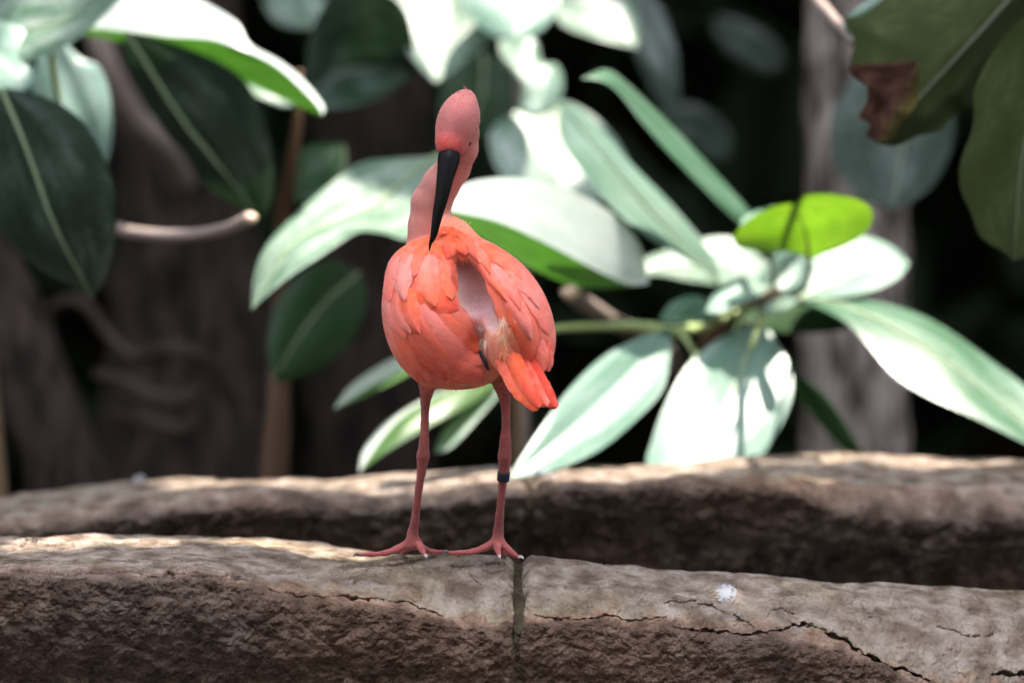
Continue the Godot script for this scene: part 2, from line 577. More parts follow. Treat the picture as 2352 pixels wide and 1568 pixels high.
func block(parent: Node3D, x0: float, x1: float, prof: Callable, nu: int, nv: int, cracks: Array, amp: float, tint: Color, ends: Array) -> MeshInstance3D:
	var rows := []
	var cols := []
	var boxes := []
	for c in cracks:
		var r := Rect2(c[0][0], Vector2.ZERO)
		for q in c[0]: r = r.expand(q)
		boxes.append(r.grow(c[1] * 3.0))
	for i in nu + 1:
		var px := lerpf(x0, x1, float(i) / nu)
		var pts: Array = prof.call(px)
		var row := []
		var crow := []
		for j in nv + 1:
			var t := float(j) / nv          # most rows lie on the top and the face that are seen
			if t < .08: t = t / .08 * .27
			elif t < .93: t = .27 + (t - .08) / .85 * .53
			else: t = .80 + (t - .93) / .07 * .20
			var p := spline(pts, t)
			var nrm := (spline(pts, minf(t + .02, 1)) - spline(pts, maxf(t - .02, 0))).cross(Vector3.RIGHT).normalized()
			var q0 := p * 1000.0
			var face := clampf((t - 0.45) * 6.0, 0.0, 1.0)
			var d := rough.get_noise_3d(q0.x * .22, q0.y * .3, q0.z * .3) * amp * 2.2
			d += rough.get_noise_3d(q0.x * 1.3 + 90, q0.y * 1.3, q0.z * 1.3) * amp * (.40 + .5 * face)
			d -= maxf(0.0, ridge.get_noise_3d(q0.x * .8, q0.y * 1.2, q0.z * 1.2) - .35) * amp * (.5 + 1.2 * face)
			d += fine.get_noise_3d(q0.x * .7, q0.y * .7, q0.z * .7) * amp * (.14 + .42 * face)
			var pq := pixel_of(p)
			var crack_dark := 0.0
			var inward := 0.0
			for k in cracks.size():
				if boxes[k].has_point(pq):
					var cl: Array = cracks[k][0]
					var ends_near := minf(pq.distance_to(cl[0]), pq.distance_to(cl[cl.size() - 1]))
					var w: float = cracks[k][1] * (0.42 + .8 * rough.get_noise_2d(pq.x * 1.6, pq.y * 1.6 + 50 * k)) * (.25 + .75 * smoothstep(0.0, 45.0, ends_near))
					var wob := Vector2(rough.get_noise_2d(pq.x * 1.5, 7 + pq.y), rough.get_noise_2d(pq.y * 1.5, pq.x + 99)) * 9.0
					var dd := near_line(pq + wob, cracks[k][0]) / maxf(w, .7)
					if dd < 2.2:
						var cut := exp(-pow(dd, 4.0))
						crack_dark = maxf(crack_dark, cut)
						inward += cracks[k][2] * 1.15 * cut
			# round off towards the joints
			for e in ends:
				var g := absf(px - e) / 30.0
				if g < 1.0:
					d -= (1.0 - g) * (1.0 - g) * 0.012
					p.x += (1.0 - g) * .009 * rough.get_noise_2d(p.y * 260.0 + e, p.z * 260.0)
			row.append(p + nrm * d + (-nrm).lerp(Vector3(0, -.12, -.99), smoothstep(.15, .45, nrm.z)) * inward)
			var painted_light := 1.18 - .82 * smoothstep(.43, .57, t + .06 * rough.get_noise_2d(pq.x * .6, pq.y * .6 + 40))  # overhead light painted in: top lighter, front face darker
			var tone := painted_light * (1.0 + 0.35 * soft.get_noise_3d(q0.x * .5, q0.y * .9, q0.z * .9))
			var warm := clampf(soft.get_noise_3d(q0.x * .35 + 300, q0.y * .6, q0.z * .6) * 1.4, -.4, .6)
			tone *= 1.0 - .5 * crack_dark  # darker inside the cracks
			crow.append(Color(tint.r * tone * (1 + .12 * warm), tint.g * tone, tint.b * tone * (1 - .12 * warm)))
		rows.append(row)
		cols.append(crow)
	for e in [0, nu]:       # close the ends
		var cap := []
		var mid := Vector3.ZERO
		for v in rows[e if e == 0 else rows.size() - 1]: mid += v / (nv + 1.0)
		for j in nv + 1: cap.append(mid)
		if e == 0:
			rows.push_front(cap); cols.push_front(cols[0])
		else:
			rows.push_back(cap); cols.push_back(cols[cols.size() - 1])
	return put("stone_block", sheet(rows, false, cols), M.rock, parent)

func lines(list: Array, ox: float) -> Array:
	var out := []
	for c in list:
		var l := []
		for q in c[0]: l.append(Vector2(ox + q[0] * .5, 1034.9 + q[1] * .5))
		out.append([l, c[1], c[2]])
	return out

const FB := [[-300, 1236], [0, 1232], [100, 1236], [200, 1226], [300, 1231], [420, 1237], [560, 1241], [720, 1246], [800, 1254], [880, 1262], [960, 1272], [1060, 1277], [1190, 1280], [1300, 1285], [1450, 1297], [1600, 1310], [1800, 1322], [2000, 1338], [2150, 1352], [2352, 1362], [2700, 1380]]
const FF := [[-300, 1300], [0, 1310], [170, 1320], [300, 1328], [450, 1318], [560, 1337], [640, 1360], [720, 1374], [850, 1384], [920, 1392], [1010, 1412], [1100, 1432], [1186, 1415], [1230, 1410], [1320, 1417], [1416, 1414], [1456, 1436], [1530, 1428], [1580, 1446], [1760, 1452], [1900, 1476], [2000, 1508], [2130, 1560], [2352, 1620], [2700, 1660]]
const FZ := [[-300, -.17], [700, -.15], [840, -.11], [980, -.05], [1100, -.04], [1400, -.06], [2352, -.08]]

func front_profile(px: float) -> Array:
	var yb := curve(FB, px)
	var yf := curve(FF, px)
	var zb := curve(FZ, px)
	var zf := 0.075
	var e := at(px, yb, zb)
	return [e + Vector3(0, -.5, -.02), e + Vector3(0, -.16, -.035), e + Vector3(0, -.03, -.022), e, at(px, lerpf(yb, yf, .42), lerpf(zb, zf, .62)), at(px, yf - 6, zf), at(px, yf + 34, zf + .018), at(px, yf + 150, zf + .02), at(px, yf + 330, zf - .004), at(px, yf + 700, zf - .04), at(px, yf + 1300, zf - .06)]

func build_front_ledge() -> void:
	var l := thing("rock_ledge", "front brown rock ledge of two blocks that the ibis stands on", "rock ledge", at(1186, 1300, 0) * Vector3(1, 0, 1))
	var cr := lines([[[[0, 525], [150, 545], [300, 560], [560, 548], [700, 575], [850, 560], [940, 575], [1050, 565], [1150, 600], [1220, 625], [1280, 655], [1400, 665], [1480, 680], [1560, 675], [1700, 690], [1850, 695], [1950, 720], [2030, 755]], 3.2, .007],
		[[[690, 578], [760, 572], [860, 556]], 8.0, .022], [[[985, 570], [1060, 566], [1150, 600]], 8.0, .02], [[[1220, 625], [1280, 655], [1400, 665]], 4.5, .008],
		[[[1480, 682], [1560, 676], [1700, 690]], 4.0, .007], [[[1140, 550], [1200, 562], [1310, 545]], 2.6, .003], [[[1640, 550], [1750, 540], [1820, 562]], 3, .004], [[[1590, 628], [1640, 605], [1690, 560]], 3, .004],
		[[[60, 432], [120, 436], [205, 414]], 6, .008], [[[320, 590], [400, 585]], 6, .008], [[[1480, 500], [1640, 494]], 2.5, .003], [[[1280, 570], [1330, 560], [1420, 600]], 2.2, .003], [[[2150, 560], [2210, 600], [2290, 640]], 2.5, .003]], 0.0)
	var cr2 := lines([[[[700, 700], [830, 690], [940, 730], [1080, 800], [1125, 820]], 3.0, .005], [[[740, 822], [900, 832], [1100, 842], [1200, 832], [1300, 800], [1420, 812]], 4.0, .006],
		[[[1420, 812], [1500, 850], [1600, 920], [1700, 975], [1800, 1000], [1930, 1065]], 7.0, .016], [[[1180, 742], [1240, 720], [1300, 748]], 4, .006], [[[2215, 1028], [2420, 1030]], 11, .018], [[[1280, 795], [1390, 800]], 7, .009],
		[[[110, 748], [300, 764], [480, 754], [560, 792], [700, 770]], 4, .005], [[[480, 570], [560, 590]], 4, .004], [[[1640, 768], [1670, 772]], 7, .006], [[[180, 520], [300, 525], [460, 520]], 3, .003], [[[1950, 800], [2100, 850], [2280, 840]], 3, .004]], 1176.0)
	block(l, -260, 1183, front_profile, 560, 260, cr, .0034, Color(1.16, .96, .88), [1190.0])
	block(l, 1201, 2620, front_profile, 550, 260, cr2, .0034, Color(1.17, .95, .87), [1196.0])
	var rows := []
	for i in 7:                # the joint between the two blocks
		var px := 1180.0 + i * 4.0
		var pts := front_profile(px)
		var row := []
		for j in 71:
			var q := spline(pts, j / 70.0)
			row.append(q + Vector3(0, -.008, -.010) + Vector3(0, 1, 1) * rough.get_noise_3d(q.x * 1500, q.y * 1500, q.z * 900) * .004)
		rows.append(row)
	put("mortar_joint", sheet(rows), M.mortar, l)
	for d in [[1668, 1368, .03, 25, "white bird dropping on the right block of the front ledge"]]:
		splat(d)

func splat(d: Array) -> void:
	# finds the rock at that place and lays a thin crust of drops on it
	var o := thing("bird_dropping", d[4], "bird dropping", at(d[0], d[1], d[2]))
	var st := SurfaceTool.new()
	st.begin(Mesh.PRIMITIVE_TRIANGLES)
	for k in 150:
		var a := rng.randf() * TAU
		var r: float = pow(rng.randf(), .7) * d[3]
		var px: float = d[0] + cos(a) * r * .95
		var py: float = d[1] + sin(a) * r * .85
		var c := on_front(px, py)
		var sz: float = rng.randf_range(.0008, .0026) * (1.15 - .5 * r / d[3])
		for s in 7:
			var a0 := TAU * s / 7
			var a1 := TAU * (s + 1) / 7
			st.add_vertex(c + Vector3(0, .0006, .0006)); st.add_vertex(c + Vector3(cos(a1) * sz, -sin(a1) * sz * .6, sin(a1) * sz * .6) ); st.add_vertex(c + Vector3(cos(a0) * sz, -sin(a0) * sz * .6, sin(a0) * sz * .6))
	st.generate_normals()
	put("crust", st.commit(), M.dropping, o)

func on_front(px: float, py: float) -> Vector3:
	var pts := front_profile(px)
	var best := Vector3.ZERO
	var bd := 1e9
	for j in range(60, 150):
		var q := spline(pts, j / 210.0)
		var d := absf(pixel_of(q).y - py)
		if d < bd:
			bd = d; best = q
	return best + Vector3(0, .003, .0045)

const BB := [[-300, 1180], [0, 1150], [60, 1135], [200, 1120], [330, 1110], [500, 1106], [700, 1098], [950, 1090], [1180, 1078], [1300, 1070], [1500, 1063], [1700, 1056], [1900, 1050], [2352, 1052], [2700, 1052]]
const BF := [[-300, 1240], [0, 1218], [130, 1205], [400, 1172], [550, 1158], [800, 1166], [940, 1158], [1130, 1132], [1220, 1128], [1300, 1122], [1500, 1112], [1750, 1114], [1830, 1126], [1900, 1160], [2050, 1190], [2352, 1186], [2700, 1180]]

func back_profile(px: float) -> Array:
	var yb := curve(BB, px)
	var yf := curve(BF, px)
	var e := at(px, yb, -.66)
	return [e + Vector3(0, -.5, -.04), e + Vector3(0, -.12, -.04), e + Vector3(0, -.02, -.02), e, at(px, lerpf(yb, yf, .45), -.50), at(px, yf, -.44), at(px, yf + 60, -.445), at(px, yf + 180, -.47), at(px, yf + 420, -.50), at(px, yf + 1100, -.5)]

func build_back_ledge() -> void:
	var l := thing("rock_ledge", "back brown rock ledge, higher, running behind the bird's legs", "rock ledge", at(1215, 1150, -.5) * Vector3(1, 0, 1))
	var j1 := []
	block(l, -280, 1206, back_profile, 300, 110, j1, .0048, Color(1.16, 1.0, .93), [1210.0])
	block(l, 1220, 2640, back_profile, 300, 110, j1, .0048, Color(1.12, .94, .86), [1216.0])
	var rows := []
	for i in 6:
		var px := 1199.0 + i * 5.5
		var pts := back_profile(px)
		var row := []
		for j in 60:
			var q := spline(pts, j / 59.0)
			row.append(q + Vector3(0, -.014, -.016))
		rows.append(row)
	put("mortar_joint", sheet(rows), M.mortar, l)
	for d in [[1240, 1092, "white dropping at the joint of the back ledge", 18.0], [318, 1108, "white dropping on the left end of the back ledge", 12.0]]:
		var o := thing("bird_dropping", d[2], "bird dropping", at(d[0], d[1], -.5))
		var st := SurfaceTool.new()
		st.begin(Mesh.PRIMITIVE_TRIANGLES)
		for k in 16:
			var c := at(d[0] + rng.randfn() * d[3] * .5, d[1] + rng.randfn() * 5.0, -.5 if d[0] > 1000 else -.6) + Vector3(0, .004, .004)
			var sp := SphereMesh.new()
			sp.radius = rng.randf_range(.0015, .0036); sp.height = sp.radius * .9; sp.radial_segments = 8; sp.rings = 4
			st.append_from(sp, 0, Transform3D(Basis(), c))
		put("crust", st.commit(), M.dropping, o)

# ---------------------------------------------------------------- plants
func q4(list: Array) -> Array:      # enlarged view of the top left
	var out := []
	for p in list: out.append([p[0] * .36, p[1] * .36] if p.size() == 2 else [p[0] * .36, p[1] * .36, p[2]])
	return out
func q6(list: Array) -> Array:      # enlarged view right of the head
	var out := []
	for p in list: out.append([1082 + p[0] * .42, p[1] * .42] if p.size() == 2 else [1082 + p[0] * .42, p[1] * .42, p[2]])
	return out
func qb(list: Array) -> Array:      # enlarged view left of the body
	var out := []
	for p in list: out.append([517 + p[0] * .48, 329 + p[1] * .48] if p.size() == 2 else [517 + p[0] * .48, 329 + p[1] * .48, p[2]])
	return out

func build_plants() -> void:
	# top left
	var a := thing("rubber_plant", "rubber plant at the upper left with broad hanging leaves", "plant", at(60, 1500, -.9) * Vector3(1, 0, 1))
	stem(a, "stem", [[60, 2600, -1.1], [20, 1500, -1.05], [-40, 700, -1.0], [-60, 100, -.9], [60, -200, -.85]], [24, 22, 20, 16, 12], M.stem_tan)
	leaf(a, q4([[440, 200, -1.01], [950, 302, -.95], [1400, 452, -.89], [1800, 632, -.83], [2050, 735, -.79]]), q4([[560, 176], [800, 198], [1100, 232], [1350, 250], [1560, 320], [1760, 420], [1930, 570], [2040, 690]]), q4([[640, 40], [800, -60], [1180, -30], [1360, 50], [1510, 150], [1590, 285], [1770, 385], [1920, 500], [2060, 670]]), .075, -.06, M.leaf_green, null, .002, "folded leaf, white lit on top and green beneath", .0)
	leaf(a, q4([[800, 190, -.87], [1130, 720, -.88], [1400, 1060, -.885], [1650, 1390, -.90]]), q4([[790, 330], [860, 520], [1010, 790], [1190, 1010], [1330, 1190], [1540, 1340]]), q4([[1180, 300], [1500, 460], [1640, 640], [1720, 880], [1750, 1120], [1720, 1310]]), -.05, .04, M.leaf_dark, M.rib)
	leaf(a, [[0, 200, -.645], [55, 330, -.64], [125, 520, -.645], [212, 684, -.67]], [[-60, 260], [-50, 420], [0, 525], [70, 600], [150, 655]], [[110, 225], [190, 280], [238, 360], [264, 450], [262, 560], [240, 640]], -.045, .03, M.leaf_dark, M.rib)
	leaf(a, [[120, 60, -.92], [150, 180, -.9], [190, 270, -.88], [247, 372, -.86]], [[70, 140], [80, 230], [130, 320], [200, 365]], [[180, 130], [225, 150], [250, 210], [258, 290]], .0, .0, M.leaf_mint, null)
	leaf(a, [[-90, 90, -.80], [-20, 110, -.76], [40, 160, -.72], [60, 205, -.70]], [[-60, 40], [20, 50], [60, 75], [84, 130], [80, 185]], [[-90, 150], [-40, 210], [10, 222]], -.03, .03, M.leaf_mint, null)
	leaf(a, q4([[-300, 330, -.80], [180, 185, -.77], [390, 132, -.75], [560, 45, -.74], [760, -90, -.72]]), q4([[-200, 60], [60, -90], [400, -140], [650, -140]]), q4([[-180, 440], [120, 400], [245, 365], [400, 305], [570, 185], [760, 0]]), -.06, .05, M.leaf_dusty, M.rib)
	stem(a, "petiole", q4([[330, 250, -.74], [335, 420, -.75], [355, 560, -.77], [375, 700, -.8]]), [10, 9, 8, 7], M.petiole, 0.0)
	# behind the bird, left of it
	var b := thing("rubber_plant", "rubber plant behind the bird's neck, one leaf drooping left", "plant", at(650, 1500, -.9) * Vector3(1, 0, 1))
	stem(b, "stem", [[620, 2600, -1.0], [622, 1500, -1.0], [630, 1080, -1.0], [640, 900, -1.0], [640, 700, -1.02], [648, 520, -.98], [668, 380, -.92], [684, 270, -.9], [688, 160, -.9]], [34, 34, 33, 27, 18, 17, 14, 12, 7], M.stem_orange)
	leaf(b, qb([[1060, 30, -.95], [900, 135, -.90], [720, 290, -.82], [480, 390, -.74], [290, 510, -.68], [125, 800, -.64]]), qb([[1010, 60], [800, 72], [660, 90], [560, 150], [380, 300], [210, 470], [140, 620]]), qb([[1020, 330], [880, 455], [760, 432], [640, 425], [540, 485], [420, 565], [300, 645], [180, 745]]), -.05, .08, M.leaf_dusty, M.rib)
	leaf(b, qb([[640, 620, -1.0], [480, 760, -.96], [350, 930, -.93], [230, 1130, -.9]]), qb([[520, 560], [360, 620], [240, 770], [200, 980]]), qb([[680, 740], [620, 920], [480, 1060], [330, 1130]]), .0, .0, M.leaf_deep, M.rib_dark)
	leaf(b, [[790, 330, -1.1], [750, 390, -1.08], [690, 420, -1.06], [650, 455, -1.05]], [[730, 330], [690, 345], [660, 400]], [[795, 390], [770, 440], [710, 470]], -.02, .02, M.leaf_deep, null)
	leaf(b, [[960, 170, -1.2], [880, 160, -1.2], [780, 170, -1.18], [700, 220, -1.15]], [[930, 20], [820, -40], [740, 20], [705, 120]], [[925, 190], [860, 232], [780, 250], [725, 245]], .07, .06, M.leaf_dark, null)
	leaf(b, [[500, 160, -1.0], [570, 185, -.98], [640, 215, -.96], [690, 242, -.95]], [[560, 160], [620, 185]], [[530, 200], [600, 225], [650, 245]], -.05, .02, M.leaf_dusty, null)
	leaf(b, [[640, -60, -1.5], [660, 0, -1.5], [690, 40, -1.48], [725, 66, -1.46]], [[605, -20], [610, 25], [650, 60]], [[720, -30], [748, 10], [742, 50]], .0, .0, M.leaf_dusty, null)
	# top centre
	var f := thing("rubber_plant", "rubber plant hanging in from the top edge above the bird", "plant", at(1150, 1500, -1.1) * Vector3(1, 0, 1))
	stem(f, "stem", [[1185, 2600, -1.43], [1190, 1500, -1.43], [1200, 700, -1.43], [1190, 100, -1.38], [1150, -160, -1.28]], [20, 18, 15, 12, 9], M.stem_brown)
	leaf(f, [[1040, -90, -1.28], [1030, 20, -1.23], [1015, 110, -1.18], [1002, 190, -1.14]], [[940, -70], [885, -10], [898, 60], [938, 122], [975, 165]], [[1130, -60], [1160, 10], [1140, 80], [1065, 142], [1030, 170]], .0, .0, M.leaf_dusty, M.rib)
	leaf(f, [[1170, -120, -1.24], [1175, -40, -1.18], [1180, 30, -1.13], [1185, 92, -1.10]], [[1080, -80], [1052, -10], [1090, 50], [1140, 86]], [[1270, -80], [1290, -10], [1262, 52], [1215, 88]], .0, .0, M.leaf_mint, M.rib)
	leaf(f, [[1150, 80, -1.28], [1195, 130, -1.24], [1235, 185, -1.21], [1238, 262, -1.18]], [[1150, 120], [1185, 168], [1205, 200], [1196, 250]], [[1225, 90], [1245, 142], [1280, 150], [1293, 195], [1275, 245]], .02, -.02, M.leaf_mint, null)
	leaf(f, [[1270, 10, -1.33], [1330, 40, -1.30], [1400, 70, -1.28], [1462, 110, -1.26]], [[1320, -30], [1400, -30], [1455, 0], [1468, 60]], [[1290, 55], [1345, 80], [1420, 100]], -.05, .03, M.leaf_dusty, null)
	leaf(f, [[1110, 120, -1.43], [1110, 200, -1.41], [1090, 270, -1.38], [1060, 340, -1.36]], [[1040, 150], [1010, 230], [1020, 310]], [[1190, 150], [1205, 230], [1150, 310]], .0, .0, M.leaf_deep, M.rib_dark)
	leaf(f, [[1460, -40, -1.50], [1490, 60, -1.48], [1530, 160, -1.46], [1552, 250, -1.45]], [[1440, 40], [1470, 150], [1510, 230]], [[1520, 20], [1555, 120], [1560, 200]], .0, .0, M.leaf_dark, null)
	leaf(f, [[1500, 270, -1.90], [1560, 270, -1.90], [1620, 300, -1.90], [1680, 360, -1.90]], [[1540, 240], [1620, 250], [1670, 300]], [[1520, 330], [1580, 360], [1640, 370]], .0, .0, M.leaf_dark, null)
	leaf(f, [[1640, 40, -2.0], [1690, 90, -2.0], [1740, 130, -2.0], [1800, 150, -2.0]], [[1680, 40], [1750, 70], [1790, 110]], [[1650, 100], [1700, 150], [1760, 170]], .0, .0, M.leaf_dark, null)
	# the rosette at the right
	var c := thing("rubber_plant", "sunlit rubber plant to the right of the bird, leaves in a rosette", "plant", at(1740, 1500, -.9) * Vector3(1, 0, 1))
	stem(c, "stem", [[1560, 2600, -1.1], [1570, 1500, -1.1], [1600, 900, -1.05], [1660, 740, -.92], [1730, 690, -.84], [1790, 670, -.8]], [26, 24, 20, 18, 16, 10], M.stem_tan)
	stem(c, "branch", [[1240, 760, -.8], [1300, 752, -.8], [1400, 748, -.81], [1480, 750, -.83], [1560, 760, -.86], [1640, 740, -.92]], [8, 8, 9, 12, 13, 13], M.petiole, .25)
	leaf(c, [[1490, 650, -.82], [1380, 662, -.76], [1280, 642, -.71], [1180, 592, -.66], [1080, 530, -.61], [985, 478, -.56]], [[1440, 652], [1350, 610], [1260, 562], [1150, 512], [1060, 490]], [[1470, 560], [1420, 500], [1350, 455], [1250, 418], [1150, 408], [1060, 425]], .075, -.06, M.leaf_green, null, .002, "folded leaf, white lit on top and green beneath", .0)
	leaf(c, [[1655, 655, -.86], [1560, 555, -.85], [1440, 420, -.84], [1350, 310, -.83], [1285, 235, -.82]], [[1600, 612], [1520, 562], [1430, 500], [1350, 410], [1290, 320]], [[1640, 590], [1545, 472], [1450, 375], [1400, 315], [1330, 250]], .05, -.04, M.leaf_mint, M.rib)
	leaf(c, [[1275, 232, -1.22], [1279, 300, -1.17], [1281, 380, -1.12], [1285, 470, -1.07]], [[1190, 255], [1135, 290], [1125, 340], [1160, 420], [1220, 470]], [[1320, 240], [1390, 290], [1440, 365], [1420, 430], [1350, 470]], .0, .0, M.leaf_dusty, M.rib)
	leaf(c, q6([[1570, 1240, -.84], [1300, 980, -.80], [1000, 680, -.76], [780, 430, -.72], [600, 430, -.70]]), q6([[1480, 1230], [1200, 960], [960, 700], [800, 500], [700, 440]]), q6([[1530, 1160], [1400, 1010], [1100, 690], [860, 460], [740, 378]]), .03, -.06, M.leaf_clean, null, .002)
	leaf(c, [[1858, 600, -.72], [1856, 560, -.70], [1846, 520, -.68], [1826, 486, -.66]], [[1825, 578], [1760, 578], [1700, 568], [1686, 542], [1722, 502], [1780, 474], [1822, 468]], [[1880, 588], [1935, 568], [1985, 538], [2006, 496], [1985, 464], [1920, 447], [1855, 448], [1832, 464]], .04, .04, M.leaf_lime, M.rib_dark, .002, "bright lime green leaf lit from behind", .0)
	leaf(c, [[1870, 560, -.82], [1820, 530, -.80], [1770, 505, -.79], [1700, 515, -.78]], [[1850, 500], [1790, 474], [1720, 492]], [[1820, 560], [1750, 540]], -.03, .02, M.leaf_mint, null)
	for sp in [[[1660, 740, -.9], [1680, 700, -.87], [1690, 655, -.85]], [[1700, 712, -.86], [1650, 735, -.83], [1600, 730, -.81]], [[1720, 700, -.85], [1700, 735, -.82], [1680, 775, -.80]], [[1560, 760, -.86], [1590, 800, -.84], [1600, 830, -.83]]]:
		stem(c, "petiole", sp, [7, 6, 5], M.petiole, 0.0)
	stem(c, "petiole", [[1775, 690, -.84], [1777, 640, -.8], [1772, 590, -.74], [1760, 560, -.7]], [6, 6, 5, 4], M.rib_dark, 0.0)
	stem(c, "petiole", [[1840, 672, -.82], [1856, 640, -.78], [1858, 600, -.72]], [6, 6, 5], M.rib_dark, 0.0)
	leaf(c, [[1770, 610, -.98], [1660, 605, -.96], [1540, 610, -.93], [1430, 645, -.90]], [[1690, 548], [1590, 552], [1510, 580], [1455, 605]], [[1700, 652], [1600, 648], [1510, 632], [1460, 645]], -.04, .06, M.leaf_dusty, null)
	leaf(c, [[1830, 688, -.84], [1920, 650, -.87], [2000, 615, -.90], [2090, 604, -.92]], [[1850, 610], [1900, 562], [1970, 542], [2040, 560]], [[1900, 684], [1990, 672], [2060, 640]], -.05, .05, M.leaf_mint, M.rib)
	leaf(c, [[1740, 715, -.82], [1775, 660, -.84], [1815, 610, -.86], [1850, 575, -.87]], [[1735, 660], [1765, 600], [1820, 560]], [[1800, 690], [1850, 660], [1870, 610]], .0, .0, M.leaf_mint, null)
	leaf(c, [[1780, 640, -.86], [1720, 660, -.82], [1660, 690, -.78], [1620, 715, -.76]], [[1720, 630], [1650, 662]], [[1760, 670], [1700, 700], [1650, 718]], -.03, .03, M.leaf_mint, null)
	leaf(c, [[1745, 715, -.80], [1770, 705, -.77], [1800, 695, -.75], [1835, 690, -.74]], [[1770, 692], [1810, 682]], [[1765, 722], [1810, 708]], -.02, .02, M.leaf_dusty, null)
	leaf(c, [[1660, 720, -.82], [1600, 715, -.80], [1560, 715, -.78], [1515, 735, -.76]], [[1610, 680], [1560, 685], [1528, 710]], [[1630, 740], [1570, 742]], -.02, .02, M.leaf_clean, null)
	leaf(c, [[1835, 686, -.84], [1960, 708, -.80], [2150, 812, -.74], [2300, 930, -.70], [2430, 1050, -.66]], [[1930, 684], [2050, 700], [2150, 740], [2260, 815], [2400, 930]], [[1950, 745], [2050, 858], [2130, 910], [2250, 965], [2400, 1040]], -.06, .06, M.leaf_clean, M.rib)
	leaf(c, [[1545, 750, -.79], [1450, 850, -.70], [1330, 960, -.60], [1170, 1100, -.49]], [[1470, 775], [1390, 815], [1310, 890], [1240, 985], [1190, 1060]], [[1538, 830], [1520, 900], [1450, 975], [1370, 1038], [1270, 1080]], .0, .02, M.leaf_mint, null)
	leaf(c, [[1748, 735, -.83], [1700, 860, -.76], [1650, 1000, -.68], [1590, 1140, -.60]], [[1660, 772], [1585, 832], [1532, 920], [1498, 1010], [1490, 1080]], [[1775, 770], [1815, 840], [1820, 910], [1790, 985], [1730, 1075], [1670, 1130]], .01, .01, M.leaf_mint, M.rib)
	stem(c, "petiole", [[1755, 690, -.84], [1748, 740, -.82], [1725, 800, -.79]], [9, 8, 7], M.petiole, 0.0)
	leaf(c, [[1800, 800, -.92], [1860, 890, -.92], [1930, 980, -.92], [2010, 1085, -.92]], [[1830, 850], [1900, 910], [1960, 1000]], [[1815, 870], [1880, 970], [1950, 1045]], .0, .0, M.leaf_deep, null)
	leaf(c, [[1690, 720, -.92], [1780, 735, -.90], [1880, 735, -.88], [1970, 745, -.86]], [[1760, 700], [1860, 700], [1930, 715]], [[1740, 755], [1840, 765], [1920, 760]], -.03, .03, M.leaf_deep, null)
	var sm := SphereMesh.new()
	sm.radius = 24.0 / S; sm.height = 34.0 / S
	var stub := thing("cut_branch", "short cut branch with a pale round end right of the bird's wing", "branch", at(1310, 672, -.8))
	stem(stub, "branch", [[1312, 672, -.82], [1350, 700, -.86], [1420, 745, -.92], [1520, 790, -1.0], [1590, 900, -1.06]], [21, 21, 20, 20, 18], M.stem_brown)
	var ce := put("cut_end", sm, M.cut_wood, stub)
	ce.position += at(1310, 671, -.812)
	# low, behind the legs
	var e := thing("rubber_plant", "low rubber plant with narrow leaves behind the bird's legs", "plant", at(1150, 1500, -.8) * Vector3(1, 0, 1))
	stem(e, "stem", [[1190, 2600, -.9], [1190, 1500, -.9], [1185, 950, -.88], [1170, 840, -.85]], [16, 15, 13, 10], M.stem_tan)
	leaf(e, [[1040, 790, -.84], [930, 846, -.78], [850, 888, -.74], [766, 940, -.70]], [[990, 830], [920, 870], [855, 902], [800, 927]], [[990, 790], [920, 815], [860, 845], [800, 890]], .03, -.04, M.leaf_green, null)
	leaf(e, [[1170, 850, -.85], [1060, 880, -.78], [918, 962, -.72], [824, 1085, -.68]], [[1100, 915], [1000, 972], [900, 1030], [850, 1065]], [[1090, 866], [990, 908], [895, 962], [836, 1030]], .03, -.03, M.leaf_green, null)
	leaf(e, [[1190, 845, -.85], [1130, 910, -.80], [1070, 970, -.76], [998, 1042, -.72]], [[1150, 860], [1090, 918], [1020, 985]], [[1160, 890], [1105, 955], [1040, 1025]], -.03, .02, M.leaf_dusty, null)
	# upper right, in the shade
	var h := thing("rubber_plant", "shaded round rubber plant leaf hanging before the grey trunk", "plant", at(2300, 1500, -1.2) * Vector3(1, 0, 1))
	stem(h, "stem", [[2620, 2600, -1.3], [2600, 1500, -1.3], [2500, 500, -1.3], [2200, 160, -1.25], [2090, 110, -1.15]], [22, 20, 16, 10, 6], M.stem_brown)
	leaf(h, [[2095, 120, -1.12], [2085, 240, -1.1], [2070, 370, -1.08], [2050, 484, -1.06]], [[1990, 150], [1925, 230], [1905, 310], [1925, 390], [1975, 450]], [[2160, 190], [2192, 270], [2180, 360], [2130, 440]], .0, .0, M.leaf_dark, M.rib_dark)
	var g := thing("broad_leaved_plant", "dark plant in the top right corner, its torn leaf browned at the edge", "plant", at(2500, 1500, -.6) * Vector3(1, 0, 1))
	stem(g, "stem", [[2560, 2600, -.7], [2570, 1500, -.7], [2560, 400, -.65], [2480, -80, -.6], [2330, -150, -.58]], [20, 18, 14, 10, 7], M.stem_brown)
	leaf(g, [[2420, -120, -.58], [2300, 20, -.55], [2200, 130, -.52], [2100, 240, -.5], [2020, 330, -.48]], [[2240, -90], [2080, -40], [1990, 30], [1940, 45], [1962, 90], [1955, 150], [1990, 165], [2000, 250], [1998, 310]], [[2330, 100], [2262, 190], [2232, 246], [2195, 262], [2160, 300], [2110, 312], [2060, 335]], -.03, -.03, M.leaf_olive, M.rib_olive, .006, "torn olive green leaf")
	leaf(g, [[2110, 140, -.486], [2070, 185, -.478], [2040, 235, -.47], [2012, 322, -.464]], [[2030, 145], [1953, 152], [1972, 186], [1990, 190], [1992, 232], [1972, 268], [1998, 284], [1990, 312]], [[2115, 180], [2110, 230], [2075, 280], [2040, 328]], .01, -.006, M.leaf_brown, null, .006, "dead brown edge of the torn leaf")
